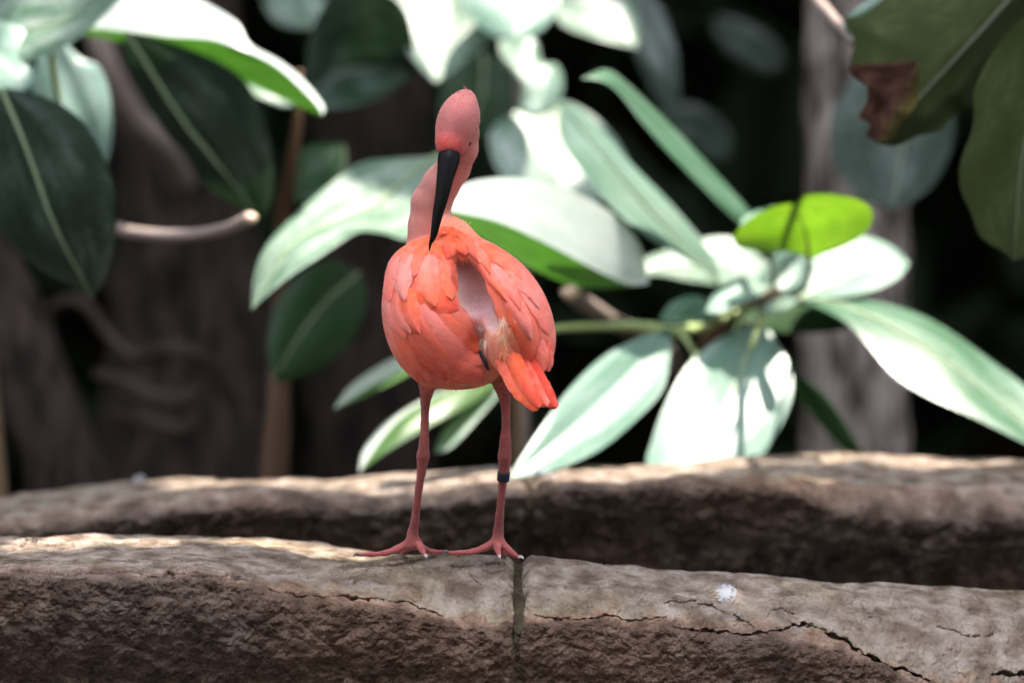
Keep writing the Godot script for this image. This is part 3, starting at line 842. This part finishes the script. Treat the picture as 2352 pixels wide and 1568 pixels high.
	leaf(g, [[2480, -60, -.52], [2400, 160, -.49], [2350, 360, -.46], [2330, 600, -.44]], [[2330, 60], [2245, 190], [2236, 290], [2208, 370], [2206, 430], [2232, 490], [2254, 545], [2300, 575]], [[2520, 200], [2520, 400], [2440, 560]], .02, .02, M.leaf_olive, M.rib_olive, .006)
	leaf(g, [[2250, -60, -.62], [2130, -20, -.6], [2040, 20, -.58], [1950, 85, -.57]], [[2150, -70], [2040, -30], [1945, 40]], [[2200, 30], [2090, 60], [2000, 80]], .0, .0, M.leaf_clean, M.rib_dark)
	stem(g, "petiole", [[1830, -60, -.9], [1880, 0, -.8], [1940, 70, -.6], [1960, 100, -.57]], [12, 12, 10, 6], M.stem_brown)

# ---------------------------------------------------------------- the bird
var prims := []      # [kind, a, b or basis, ra or radii, rb, blend, colour]

func ball(c: Vector3, r: Vector3, turn: Vector3, k: float, col: Color) -> void:
	var b := Basis.from_euler(turn)
	prims.append([0, c, b.inverse(), r, maxf(r.x, maxf(r.y, r.z)), k, col])
func limb(a: Vector3, b: Vector3, ra: float, rb: float, k: float, col: Color) -> void:
	prims.append([1, a, b - a, ra, rb, k, col, 1.0 / maxf((b - a).length_squared(), 1e-9)])
func chain(pts: Array, radii: Array, k: float, col: Color) -> void:
	for i in pts.size() - 1: limb(pts[i], pts[i + 1], radii[i], radii[i + 1], k, col)

func prim_d(pr: Array, p: Vector3) -> float:
	if pr[0] == 1:
		var ap: Vector3 = p - pr[1]
		var t := clampf(ap.dot(pr[2]) * pr[7], 0.0, 1.0)
		return (ap - pr[2] * t).length() - lerpf(pr[3], pr[4], t)
	var q: Vector3 = pr[2] * (p - pr[1])
	var r: Vector3 = pr[3]
	var qr := q / r
	var k0 := qr.length()
	var k1 := (qr / r).length()
	return k0 * (k0 - 1.0) / maxf(k1, 1e-6)

func sdf(p: Vector3, ids: Array) -> float:
	var d := 1.0
	for i in ids:
		var pr: Array = prims[i]
		var e := prim_d(pr, p)
		var k: float = pr[5]
		var h := maxf(k - absf(d - e), 0.0) / k
		d = minf(d, e) - h * h * k * 0.25
	if d < .03 and hollow.size() and (p - hollow_at).length_squared() < .0036:
		var c := -hollow_d(p)
		var m := maxf(.006 - absf(d - c), 0.0) / .006
		d = maxf(d, c) + m * m * .0015
	return d

func body_colour(p: Vector3, ids: Array) -> Color:
	var c := Color(0, 0, 0)
	var w := 0.0
	for i in ids:
		var e := prim_d(prims[i], p)
		var g := exp(-maxf(e, -0.02) * 260.0)
		var col: Color = prims[i][6]
		c += col * g
		w += g
	c = c * (1.0 / maxf(w, 1e-12))
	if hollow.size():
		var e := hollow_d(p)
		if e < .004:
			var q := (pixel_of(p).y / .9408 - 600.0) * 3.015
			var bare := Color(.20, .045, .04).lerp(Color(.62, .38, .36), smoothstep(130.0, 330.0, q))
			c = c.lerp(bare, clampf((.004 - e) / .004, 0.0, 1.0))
	return c

func build_body_mesh() -> ArrayMesh:
	var lo := Vector3(1e9, 1e9, 1e9)
	var hi := -lo
	for pr in prims:
		for q in ([pr[1], pr[1] + pr[2]] if pr[0] == 1 else [pr[1]]):
			var r: float = maxf(pr[3], pr[4]) if pr[0] == 1 else pr[4]
			lo = lo.min(q - Vector3.ONE * (r + .008)); hi = hi.max(q + Vector3.ONE * (r + .008))
	var cell := 0.0024
	var B := 8
	var nb := ((hi - lo) / (cell * B)).ceil()
	var n := Vector3i(int(nb.x) * B + 1, int(nb.y) * B + 1, int(nb.z) * B + 1)
	var grid := PackedFloat32Array()
	grid.resize(n.x * n.y * n.z)
	grid.fill(1.0)
	var sy := n.x
	var sz := n.x * n.y
	var live := []
	var hd := cell * B * 0.5 * 1.7321
	var every := range(prims.size())
	for bz in int(nb.z):
		for by in int(nb.y):
			for bx in int(nb.x):
				var c := lo + (Vector3(bx, by, bz) + Vector3.ONE * .5) * cell * B
				var ds := []
				var dm := 1e9
				for i in every:
					var e := prim_d(prims[i], c)
					ds.append(e)
					dm = minf(dm, e)
				if absf(sdf(c, every)) > hd * 1.35 + .004: continue
				var ids := []
				for i in every:
					if ds[i] < dm + 2.0 * hd + .03: ids.append(i)
				live.append([bx, by, bz, ids])
				for z in range(bz * B, bz * B + B + 1):
					for y in range(by * B, by * B + B + 1):
						for x in range(bx * B, bx * B + B + 1):
							grid[x + y * sy + z * sz] = sdf(lo + Vector3(x, y, z) * cell, ids)
	var st := SurfaceTool.new()
	st.begin(Mesh.PRIMITIVE_TRIANGLES)
	var vid := {}
	var cnt := 0
	var corner := []
	for k in 8: corner.append((k & 1) + ((k >> 1) & 1) * sy + ((k >> 2) & 1) * sz)
	for L in live:
		for z in range(L[2] * B, L[2] * B + B):
			for y in range(L[1] * B, L[1] * B + B):
				for x in range(L[0] * B, L[0] * B + B):
					var id: int = x + y * sy + z * sz
					var mask := 0
					for k in 8:
						if grid[id + corner[k]] < 0.0: mask |= 1 << k
					if mask == 0 or mask == 255: continue
					var acc := Vector3.ZERO
					var m := 0
					for e in [[0, 1], [2, 3], [4, 5], [6, 7], [0, 2], [1, 3], [4, 6], [5, 7], [0, 4], [1, 5], [2, 6], [3, 7]]:
						if ((mask >> e[0]) & 1) == ((mask >> e[1]) & 1): continue
						var a := grid[id + corner[e[0]]]
						var b := grid[id + corner[e[1]]]
						var t := a / (a - b)
						var va := Vector3(e[0] & 1, (e[0] >> 1) & 1, (e[0] >> 2) & 1)
						var vb := Vector3(e[1] & 1, (e[1] >> 1) & 1, (e[1] >> 2) & 1)
						acc += va.lerp(vb, t)
						m += 1
					var p := lo + (Vector3(x, y, z) + acc / m) * cell
					st.set_color(paint(p, body_colour(p, L[3])))
					st.add_vertex(p)
					vid[id] = cnt
					cnt += 1
	for L in live:
		for z in range(L[2] * B, L[2] * B + B):
			for y in range(L[1] * B, L[1] * B + B):
				for x in range(L[0] * B, L[0] * B + B):
					var id: int = x + y * sy + z * sz
					var a := grid[id] < 0.0
					for ax in 3:
						var step: int = [1, sy, sz][ax]
						if (grid[id + step] < 0.0) == a: continue
						var u: int = [sy, sz, 1][ax]
						var v: int = [sz, 1, sy][ax]
						if not (vid.has(id) and vid.has(id - u) and vid.has(id - v) and vid.has(id - u - v)): continue
						var q := [vid[id], vid[id - u], vid[id - u - v], vid[id - v]]
						for k in ([0, 2, 1, 0, 3, 2] if a else [0, 1, 2, 0, 2, 3]): st.add_index(q[k])
	st.generate_normals()
	return st.commit()

func paint(p: Vector3, c: Color) -> Color:
	var q := p * 1000.0
	var v := 1.0 + .14 * soft.get_noise_3d(q.x * 1.8, q.y * 1.8, q.z * 1.8) + .10 * fine.get_noise_3d(q.x * .25, q.y * .25, q.z * .25)
	if c.r < .37 and c.g < .09: v *= 1.0 + .13 * sin(q.y * 1.7 + 2.0 * sin(q.x * 1.2)) + .22 * fine.get_noise_3d(q.x * .9, q.y * .5, q.z * .9)
	return Color(c.r * v, c.g * v * (1 + .1 * soft.get_noise_3d(q.x * 3, q.y, q.z)), c.b * v)

func on_body(px: float, py: float, z_else: float) -> Vector3:    # where the line of sight through that place meets the bird
	var d := look_towards(px, py).normalized()
	var t := (0.2 - eye.z) / d.z
	for i in 48:
		var p := eye + d * t
		var s := sdf(p, torso_ids)
		if s < .0004: return p
		t += maxf(s * .9, .0004)
		if p.z < -.2: break
	return at(px, py, z_else)

var torso_ids := []
var hollow := []
var hollow_at := Vector3.ZERO

func hollow_d(p: Vector3) -> float:
	var d := 1.0
	for h in hollow: d = minf(d, prim_d(h, p))
	return d


# a feather: its shaft as seen on the enlarged body view, half widths on either side, how far base and tip stand off the bird
func feather(parent: Node3D, mid: Array, wl: float, wr: float, lift0: float, lift1: float, base: Color, tip: Color, sharp := .55, zfix: Array = []) -> MeshInstance3D:
	var n := 20
	var h := 7
	var pts := []
	for p in mid: pts.append(Vector3(p[0], p[1], 0))
	var rows := []
	var cols := []
	var prev := 0.05
	for i in n + 1:
		var t := float(i) / n
		var c := spline(pts, t)
		var d := spline(pts, minf(t + .02, 1)) - spline(pts, maxf(t - .02, 0))
		var side := Vector2(-d.y, d.x).normalized()
		var w := pow(maxf(sin(PI * clampf(pow(t * .985 + .015, .82), 0, 1)), 0.0), sharp)
		var row := []
		var crow := []
		var mp := c2(c.x, c.y)
		var zc := 0.0
		if zfix.size():
			zc = lerpf(zfix[0], zfix[1], t)
		else:
			zc = on_body(mp.x, mp.y, prev).z
			prev = zc
		for j in range(-h, h + 1):
			var s := float(j) / h
			var ww := (wl if s < 0 else wr) * w
			var e := Vector2(c.x, c.y) + side * s * ww
			e += side * fine.get_noise_2d(i * 31.0 + c.x, j * 57.0 + c.y) * absf(s) * (6.0 + 9.0 * t)
			var q := c2(e.x, e.y)
			var z := zc
			if not zfix.size():
				var hit := on_body(q.x, q.y, -.9)
				for back in [.8, .6, .4, .2]:
					if hit.z > -.5: break
					var e2: Vector2 = Vector2(c.x, c.y) + side * s * ww * back
					q = c2(e2.x, e2.y)
					hit = on_body(q.x, q.y, -.9)
				if hit.z < -.5: hit.z = zc - .004
				z = clampf(hit.z, zc - .03, zc + .03)
			else:
				z -= s * s * .0018
			z += lerpf(lift0, lift1, t) * (1.0 - .55 * s * s) + (.0007 * (1.0 - absf(s)))
			row.append(at(q.x, q.y, z))
			var k := base.lerp(tip, t)
			var shade := 1.0 + .10 * fine.get_noise_2d(i * 11.0 + c.x * 3, j * 23.0) + .06 * soft.get_noise_2d(e.x * 2, e.y * 2)
			shade += .13 * fine.get_noise_2d((t - absf(s) * .25) * 160.0 + c.x * 3.0 * float(i == -1), s * 7.0 + base.g * 900.0)
			shade += .16 * exp(-pow(s * 7.0, 2.0)) * (1.0 - t) - .10 * pow(absf(s), 3.0)
			var pale := clampf(.25 * absf(s) * soft.get_noise_2d(e.x * 1.5 + 77, e.y * 1.5) * 2.0, -.1, .25)
			crow.append(Color(clampf(k.r * shade + pale * .1, 0, .95), k.g * shade + pale * .25, k.b * shade + pale * .22))
		rows.append(row)
		cols.append(crow)
	return put("feather", sheet(rows, true, cols), M.feather, parent)

func tuft(st: SurfaceTool, root: Vector3, dir: Vector3, length: float, width: float, col: Color) -> void:
	var side := dir.cross(-fwd).normalized() * width
	var bend := Vector3(rng.randfn(), rng.randfn(), rng.randfn()) * length * .12
	var m := root + dir * length * .55 + bend
	var e := root + dir * length + bend * 2.0
	st.set_color(col)
	for v in [root - side, root + side, m + side * .7, root - side, m + side * .7, m - side * .7, m - side * .7, m + side * .7, e]: st.add_vertex(v)

func build_bird() -> void:
	var red := Color(.80, .145, .08)
	var pink := Color(.43, .125, .115)
	var palepink := Color(.50, .185, .155)
	var leg := Color(.235, .052, .046)
	var skin := Color(.36, .19, .20)
	var face := Color(.46, .045, .035)
	var belly := Color(.72, .22, .12)
	var k := .014
	# trunk and folded wings
	ball(at2(900, 480, -.04), Vector3(.068, .066, .062), Vector3(0, 0, 0), k, skin)
	ball(at2(580, 525, .0), Vector3(.044, .067, .078), Vector3(0, 0, .17), k, red)
	ball(at2(1232, 500, -.004), Vector3(.034, .062, .074), Vector3(0, 0, .42), .010, red)
	ball(at2(668, 215, -.02), Vector3(.050, .035, .055), Vector3(0, 0, -.15), k, red)
	ball(at2(960, 160, -.03), Vector3(.043, .025, .055), Vector3(0, 0, -.65), k, red)
	ball(at2(775, -105, -.036), Vector3(.021, .0145, .03), Vector3(0, 0, -.5), .012, Color(.82, .25, .15))
	ball(at2(820, 860, -.02), Vector3(.046, .026, .055), Vector3(0, 0, 0), k, belly)
	ball(at2(1135, 640, .03), Vector3(.0155, .024, .032), Vector3(0, 0, .15), .010, Color(.80, .40, .25))
	ball(at2(1170, 790, .035), Vector3(.018, .022, .024), Vector3(0, 0, .3), .012, Color(.76, .22, .12))
	for i in prims.size(): torso_ids.append(i)
	var hp := [[830, 130, 0, 75], [870, 265, 0, 112], [945, 385, 0, 138], [1005, 480, 0, 115], [1050, 570, 0, 60]]
	for h in hp:
		var q := c2(h[0], h[1])
		h[2] = on_body(q.x, q.y, .06).z
	hollow_at = at2(hp[2][0], hp[2][1], hp[2][2])
	for i in 4:
		var a := at2(hp[i][0], hp[i][1], hp[i][2])
		var b := at2(hp[i + 1][0], hp[i + 1][1], hp[i + 1][2])
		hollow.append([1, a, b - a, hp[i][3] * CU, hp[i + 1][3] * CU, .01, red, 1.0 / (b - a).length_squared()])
	# neck and head
	chain([at1(600, 1330, -.05), at1(585, 1120, -.05), at1(612, 950, -.05), at1(685, 810, -.046), at1(775, 690, -.04), at1(850, 560, -.03), at1(880, 430, -.02)], [.026, .0185, .0192, .0176, .0160, .0132, .0120], .006, palepink)
	ball(at1(806, 366, .0), Vector3(.0212, .0322, .026), Vector3(.1, 0, -.27), .006, pink)
	ball(at1(868, 178, -.003), Vector3(.0080, .0082, .011), Vector3(0, 0, -.2), .007, pink)
	ball(at1(748, 520, .012), Vector3(.0138, .0135, .016), Vector3(0, 0, -.2), .008, face)
	# legs: thigh, hock, shank, toes
	var zl := -.008
	chain([at3(735, 40, -.02), at3(735, 110, -.012), at3(718, 250, 0), at3(714, 400, .008), at3(710, 530, .012), at3(702, 640, .012), at3(690, 760, .008), at3(672, 870, .004), at3(655, 1000, .0), at3(640, 1130, -.004), at3(625, 1210, zl), at3(618, 1290, zl)], [.0125, .0090, .0047, .0041, .0048, .0064, .0046, .0040, .0041, .0043, .0054, .0066], .002, leg)
	chain([at3(1285, 40, -.02), at3(1290, 110, -.012), at3(1308, 250, 0), at3(1312, 400, .008), at3(1308, 530, .012), at3(1303, 645, .012), at3(1298, 740, .009), at3(1287, 850, .005), at3(1278, 950, .002), at3(1266, 1080, -.003), at3(1257, 1190, zl), at3(1252, 1280, zl)], [.0135, .0098, .0050, .0041, .0056, .0070, .0052, .0041, .0040, .0042, .0052, .0062], .002, leg)
	var toe := Color(.34, .075, .068)
	chain([at3(590, 1290, zl), at3(510, 1328, -.004), at3(430, 1356, -.002), at3(320, 1366, 0), at3(222, 1370, .002)], [.0050, .0036, .0030, .0027, .0020], .0025, toe)
	chain([at3(660, 1290, zl), at3(710, 1330, -.016), at3(770, 1350, -.022), at3(855, 1344, -.03)], [.0046, .0034, .0029, .0022], .0025, toe)
	chain([at3(655, 1270, zl), at3(690, 1325, .002), at3(718, 1375, .010)], [.0046, .0032, .0022], .0025, toe)
	chain([at3(610, 1300, zl), at3(560, 1345, -.025), at3(540, 1352, -.05)], [.0046, .0034, .0028], .0025, toe)
	chain([at3(1220, 1285, zl), at3(1150, 1320, -.002), at3(1070, 1346, .002), at3(960, 1356, .004), at3(885, 1352, .006)], [.0048, .0036, .0030, .0027, .0021], .0025, toe)
	chain([at3(1285, 1290, zl), at3(1330, 1335, -.006), at3(1370, 1365, -.004), at3(1408, 1386, -.002)], [.0048, .0034, .0028, .0020], .0025, toe)
	chain([at3(1240, 1265, zl), at3(1250, 1325, .003), at3(1262, 1380, .011)], [.0046, .0032, .0022], .0025, toe)
	chain([at3(1260, 1300, zl), at3(1295, 1350, -.025), at3(1310, 1356, -.05)], [.0046, .0034, .0028], .0025, toe)
	var bird := thing("ibis", "pink and orange ibis preening its back on the front rock ledge", "bird", at3(940, 1370, 0))
	put("body", build_body_mesh(), M.body, bird)
	# bill
	var line := []
	var rad := []
	for b in [[742, 600, .020, 80], [738, 640, .024, 82], [715, 760, .031, 63], [690, 900, .036, 50], [666, 1000, .038, 42], [646, 1100, .039, 33], [628, 1190, .039, 25], [606, 1245, .038, 12], [596, 1300, .036, 4]]:
		line.append(at1(b[0], b[1], b[2]))
		rad.append(b[3] * CU)
	put("bill", bill_mesh(line, rad), M.bill, bird)
	for e in [[884, 508, .0098], [652, 452, .004]]:
		var sp := SphereMesh.new()
		sp.radius = .0030; sp.height = .0060; sp.radial_segments = 14; sp.rings = 8
		var eo := put("eye", sp, M.eyeball, bird)
		eo.position += at1(e[0], e[1], e[2])
	# claws
	for cl in [[222, 1368, .002, -1, 0], [855, 1344, -.03, 1, 0], [718, 1377, .010, .3, 1], [885, 1350, .006, -1, 0], [1408, 1387, -.002, 1, 1], [1262, 1381, .011, .2, 1]]:
		var p0 := at3(cl[0], cl[1], cl[2])
		put("claw", tube([p0, p0 + Vector3(cl[3] * .0025, .0006, .002), p0 + Vector3(cl[3] * .0048, -.0014, .0034)], [.0018, .0014, .0003], 8), M.claw_pale if cl[4] == 1 else M.claw, bird)
	# leg band
	var band := CSGless_ring(at3(1297, 756, .0085), at3(1291, 822, .006), .0063, .0052)
	put("leg_band", band, M.band, bird).set_meta("label", "dark blue leg band")
	# feathers of the left wing, lowest layer first; places on the enlarged body view
	var o := Color(.91, .14, .05)
	var w := Color(.88, .16, .105)
	var pk := Color(.84, .235, .19)
	var dp := Color(.78, .075, .04)
	var L := [
		[[[275, 400], [300, 600], [400, 840], [520, 1010]], 40, 45, .0006, .0014, pk, o, .6],
		[[[330, 480], [360, 680], [450, 860], [570, 1005]], 45, 45, .0010, .0020, w, o, .6],
		[[[380, 560], [420, 740], [510, 890], [630, 1008]], 50, 50, .0012, .0026, o, w, .6],
		[[[430, 600], [540, 790], [720, 930], [960, 965]], 60, 70, .0008, .002, w, dp, .5],
		[[[470, 430], [620, 680], [800, 860], [1000, 950]], 130, 170, .0014, .0036, w, w, .5],
		[[[560, 420], [700, 600], [840, 750], [985, 880]], 110, 160, .0020, .0040, pk, w, .5],
		[[[620, 400], [750, 520], [860, 640], [955, 790]], 80, 120, .0026, .0046, w, o, .5],
		[[[640, 380], [760, 460], [850, 550], [915, 670]], 60, 90, .0030, .0050, pk, o, .5],
		[[[285, 370], [300, 490], [345, 590], [430, 690]], 70, 55, .0016, .0036, pk, w, .6],
		[[[350, 340], [355, 460], [395, 560], [465, 650]], 75, 65, .0024, .0050, w, pk, .8],
		[[[450, 310], [440, 430], [465, 540], [532, 655]], 82, 78, .0030, .0066, o, w, .85],
		[[[560, 210], [610, 330], [690, 420], [815, 470]], 95, 115, .0030, .0056, o, dp, .5],  # deep red tip paints the shadow along its lower edge
		[[[690, 70], [735, 170], [755, 280], [765, 400]], 62, 90, .0030, .0066, w, o, .5],
		[[[600, 60], [580, 180], [590, 300], [645, 450]], 100, 95, .0036, .0076, pk, o, .55],
		[[[380, 80], [300, 190], [275, 300], [300, 415]], 75, 50, .0014, .0036, pk, w, .6],
		[[[470, 60], [420, 180], [398, 290], [415, 415]], 72, 70, .0036, .0074, pk, pk, .75],
		[[[530, 0], [450, 50], [400, 120], [360, 220]], 55, 45, .0022, .0046, o, pk, .6],
		[[[620, 10], [540, 60], [500, 130], [480, 230]], 70, 60, .0034, .0066, o, w, .6]]
	for f in L: feather(bird, f[0], f[1], f[2], f[3] * .9, f[4] * .9, f[5], f[6], f[7])
	# right wing
	var R := [
		[[[1330, 330], [1430, 480], [1485, 640], [1490, 830]], 45, 75, .0006, .0016, w, w, .5],
		[[[1240, 220], [1350, 340], [1430, 490], [1475, 660]], 70, 80, .0012, .0034, pk, w, .6],
		[[[1180, 460], [1250, 600], [1310, 730], [1370, 880]], 70, 65, .0020, .0036, o, w, .5],
		[[[1120, 290], [1210, 410], [1290, 540], [1350, 690]], 70, 75, .0030, .0060, w, pk, .65],
		[[[1140, 110], [1250, 210], [1340, 320], [1410, 460]], 70, 70, .0024, .0052, w, pk, .65],
		[[[1040, 140], [1120, 240], [1200, 340], [1270, 480]], 60, 60, .0034, .0068, pk, w, .7],
		[[[945, 100], [1015, 210], [1090, 300], [1170, 410]], 45, 32, .0034, .0066, w, o, .6],
		[[[960, 0], [1080, 50], [1190, 130], [1290, 250]], 55, 60, .0026, .0052, o, w, .6],
		[[[870, -40], [940, 30], [1000, 110], [1050, 210]], 50, 50, .0036, .0068, pk, o, .65],
		[[[800, -80], [870, -30], [930, 40], [970, 130]], 45, 40, .004, .007, o, w, .6]]
	for f in R: feather(bird, f[0], f[1], f[2], f[3] * .9, f[4] * .9, f[5], f[6], f[7])
	feather(bird, [[1360, 560], [1430, 680], [1475, 800], [1470, 925]], 45, 70, 0, 0, w, w, .45, [.040, .046])
	feather(bird, [[1300, 570], [1370, 690], [1420, 800], [1432, 928]], 65, 80, 0, 0, pk, w, .45, [.052, .056])
	# tail and rump
	for t in [[[[1270, 760], [1350, 900], [1440, 1040], [1532, 1200]], 62, 84, dp, dp, .047, .080], [[[1210, 770], [1280, 900], [1370, 1050], [1470, 1182]], 70, 76, dp, w, .051, .085],
			[[[1120, 790], [1190, 930], [1280, 1080], [1395, 1212]], 92, 74, w, o, .055, .090], [[[1190, 740], [1240, 880], [1320, 1040], [1412, 1192]], 64, 58, o, dp, .058, .093]]:
		feather(bird, t[0], t[1], t[2], 0, 0, t[3], t[4], .42, [t[5], t[6]])
	feather(bird, [[1150, 700], [1165, 760], [1190, 830], [1240, 890]], 60, 70, .001, .004, Color(.80, .32, .18), dp)
	feather(bird, [[1195, 600], [1210, 670], [1230, 740], [1270, 830]], 35, 45, .001, .003, Color(.84, .33, .19), Color(.86, .16, .08))
	feather(bird, [[1110, 640], [1095, 700], [1095, 770], [1115, 850]], 45, 45, .001, .003, Color(.84, .36, .24), Color(.86, .20, .12))
	# shoulder ruff over which the bill is tucked
	feather(bird, [[470, 0], [540, -40], [630, -80], [720, -90]], 45, 45, .002, .003, o, o)
	feather(bird, [[640, -80], [720, -100], [800, -80], [870, -30]], 45, 60, .001, .002, o, o)
	feather(bird, [[610, -20], [640, 20], [670, 60], [700, 110]], 45, 50, .002, .0035, o, o)
	feather(bird, [[720, -70], [740, -10], [740, 40], [720, 100]], 55, 55, .003, .004, o, dp)
	feather(bird, [[790, -60], [830, 0], [850, 40], [850, 80]], 45, 50, .003, .0035, o, dp)
	# dark wing tips
	for d in [[[[968, 770], [990, 820], [1015, 870], [1036, 918]], 16, 16, .006, .007], [[[1375, 850], [1390, 890], [1405, 915], [1420, 940]], 16, 16, .001, .002]]:
		var f := feather(bird, d[0], d[1], d[2], d[3], d[4], Color(.01, .012, .03), Color(.01, .012, .03))
		f.set_meta("label", "blue black wing tip")
	# loose down and stray barbs
	var st := SurfaceTool.new()
	st.begin(Mesh.PRIMITIVE_TRIANGLES)
	var spots := [[c1(870, 122), 8, Vector3(.1, 1, 0), .0035, Color(.66, .25, .22), 14.0], [c1(735, 1060), 26, Vector3(.1, 1, .3), .006, Color(.85, .66, .55), 22.0], [c1(860, 1110), 22, Vector3(.3, 1, .2), .005, Color(.85, .62, .45), 30.0],
		[c1(980, 350), 6, Vector3(1, .3, .2), .003, Color(.66, .28, .24), 10.0], [c1(540, 830), 6, Vector3(-1, .5, .2), .003, Color(.7, .4, .35), 10.0], [c2(985, 625), 70, Vector3(-.2, .8, .6), .008, Color(.74, .60, .54), 30.0],
		[c2(1000, 700), 90, Vector3(.0, -1, .4), .009, Color(.76, .52, .40), 26.0], [c2(1140, 560), 90, Vector3(.1, -.9, .3), .006, Color(.80, .58, .42), 40.0], [c2(1120, 660), 150, Vector3(0, -1, .25), .007, Color(.80, .46, .30), 42.0],
		[c2(1150, 760), 150, Vector3(.1, -1, .4), .010, Color(.80, .30, .17), 46.0],
		[c2(780, 1010), 160, Vector3(0, -1, .2), .004, Color(.80, .19, .10), 90.0], [c2(960, 985), 100, Vector3(.1, -1, .2), .004, Color(.80, .19, .10), 60.0], [c2(740, 80), 70, Vector3(.2, -1, .5), .009, Color(.82, .16, .06), 40.0], [c2(840, 60), 50, Vector3(.1, -1, .5), .009, Color(.78, .14, .06), 35.0],
		[c2(950, 430), 120, Vector3(0, -1, .25), .003, Color(.66, .46, .44), 70.0], [c2(590, 1010), 40, Vector3(0, -1, .1), .009, Color(.60, .16, .10), 40.0], [c2(1130, 1000), 40, Vector3(0, -1, .1), .009, Color(.60, .16, .10), 45.0]]
	torso_ids = range(prims.size())
	for s in spots:
		for i in s[1]:
			var q: Vector2 = s[0] + Vector2(rng.randfn(), rng.randfn()) * s[5] * .17
			var root := on_body(q.x, q.y, -.02)
			if absf(root.z + .02) < 1e-5: continue
			var v: float = rng.randf_range(.8, 1.15)
			tuft(st, root, (s[2] + Vector3(rng.randfn(), rng.randfn(), rng.randfn()) * .35).normalized(), s[3] * rng.randf_range(.6, 1.3), .0002, s[4] * v)
	# short plumes all over head and neck, lying along it
	for i in 2600:
		var q := c1(rng.randf_range(440, 1000), rng.randf_range(110, 1230))
		var root := on_body(q.x, q.y, -.3)
		if root.z < -.12: continue
		var cc := body_colour(root, torso_ids) * rng.randf_range(.92, 1.15)
		tuft(st, root, (Vector3(.05, .6, -.1) + Vector3(rng.randfn(), rng.randfn(), rng.randfn()) * .5).normalized(), rng.randf_range(.0012, .0026), .00022, cc)
	st.generate_normals()
	var dn := put("down", st.commit(), M.down, bird)
	dn.set_meta("kind", "stuff")

func CSGless_ring(a: Vector3, b: Vector3, r: float, ri: float) -> ArrayMesh:
	var ax := (b - a).normalized()
	var s := ax.cross(Vector3(0, 0, 1)).normalized()
	var t := s.cross(ax)
	var rows := []
	for k in [[0.0, ri], [0.0, r * .95], [.06, r], [.94, r], [1.0, r * .95], [1.0, ri], [0.0, ri]]:
		var row := []
		for j in 25:
			var an := TAU * (j % 24) / 24
			row.append(a.lerp(b, k[0]) + (s * cos(an) + t * sin(an)) * k[1])
		rows.append(row)
	return sheet(rows)

func bill_mesh(line: Array, rad: Array) -> ArrayMesh:
	var n := 60
	var rows := []
	for i in n + 1:
		var t := float(i) / n
		var p := spline(line, t)
		var tan := (spline(line, minf(t + .01, 1)) - spline(line, maxf(t - .01, 0))).normalized()
		var side := tan.cross(Vector3(0, 0, 1)).normalized()
		var out := side.cross(tan)
		var f := t * (rad.size() - 1)
		var k := mini(int(f), rad.size() - 2)
		var r: float = lerpf(rad[k], rad[k + 1], f - k)
		var row := []
		for j in 25:
			var a := TAU * (j % 24) / 24
			var groove := 1.0 - .13 * exp(-pow((absf(wrapf(a - PI / 2, -PI, PI)) - .62) * 6.0, 2.0))
			row.append(p + (side * cos(a) + out * sin(a) * .95) * r * groove)
		rows.append(row)
	var c0 := []
	var c1_ := []
	for j in 25:
		c0.append(line[0]); c1_.append(line[line.size() - 1])
	rows.push_front(c0); rows.push_back(c1_)
	return sheet(rows)
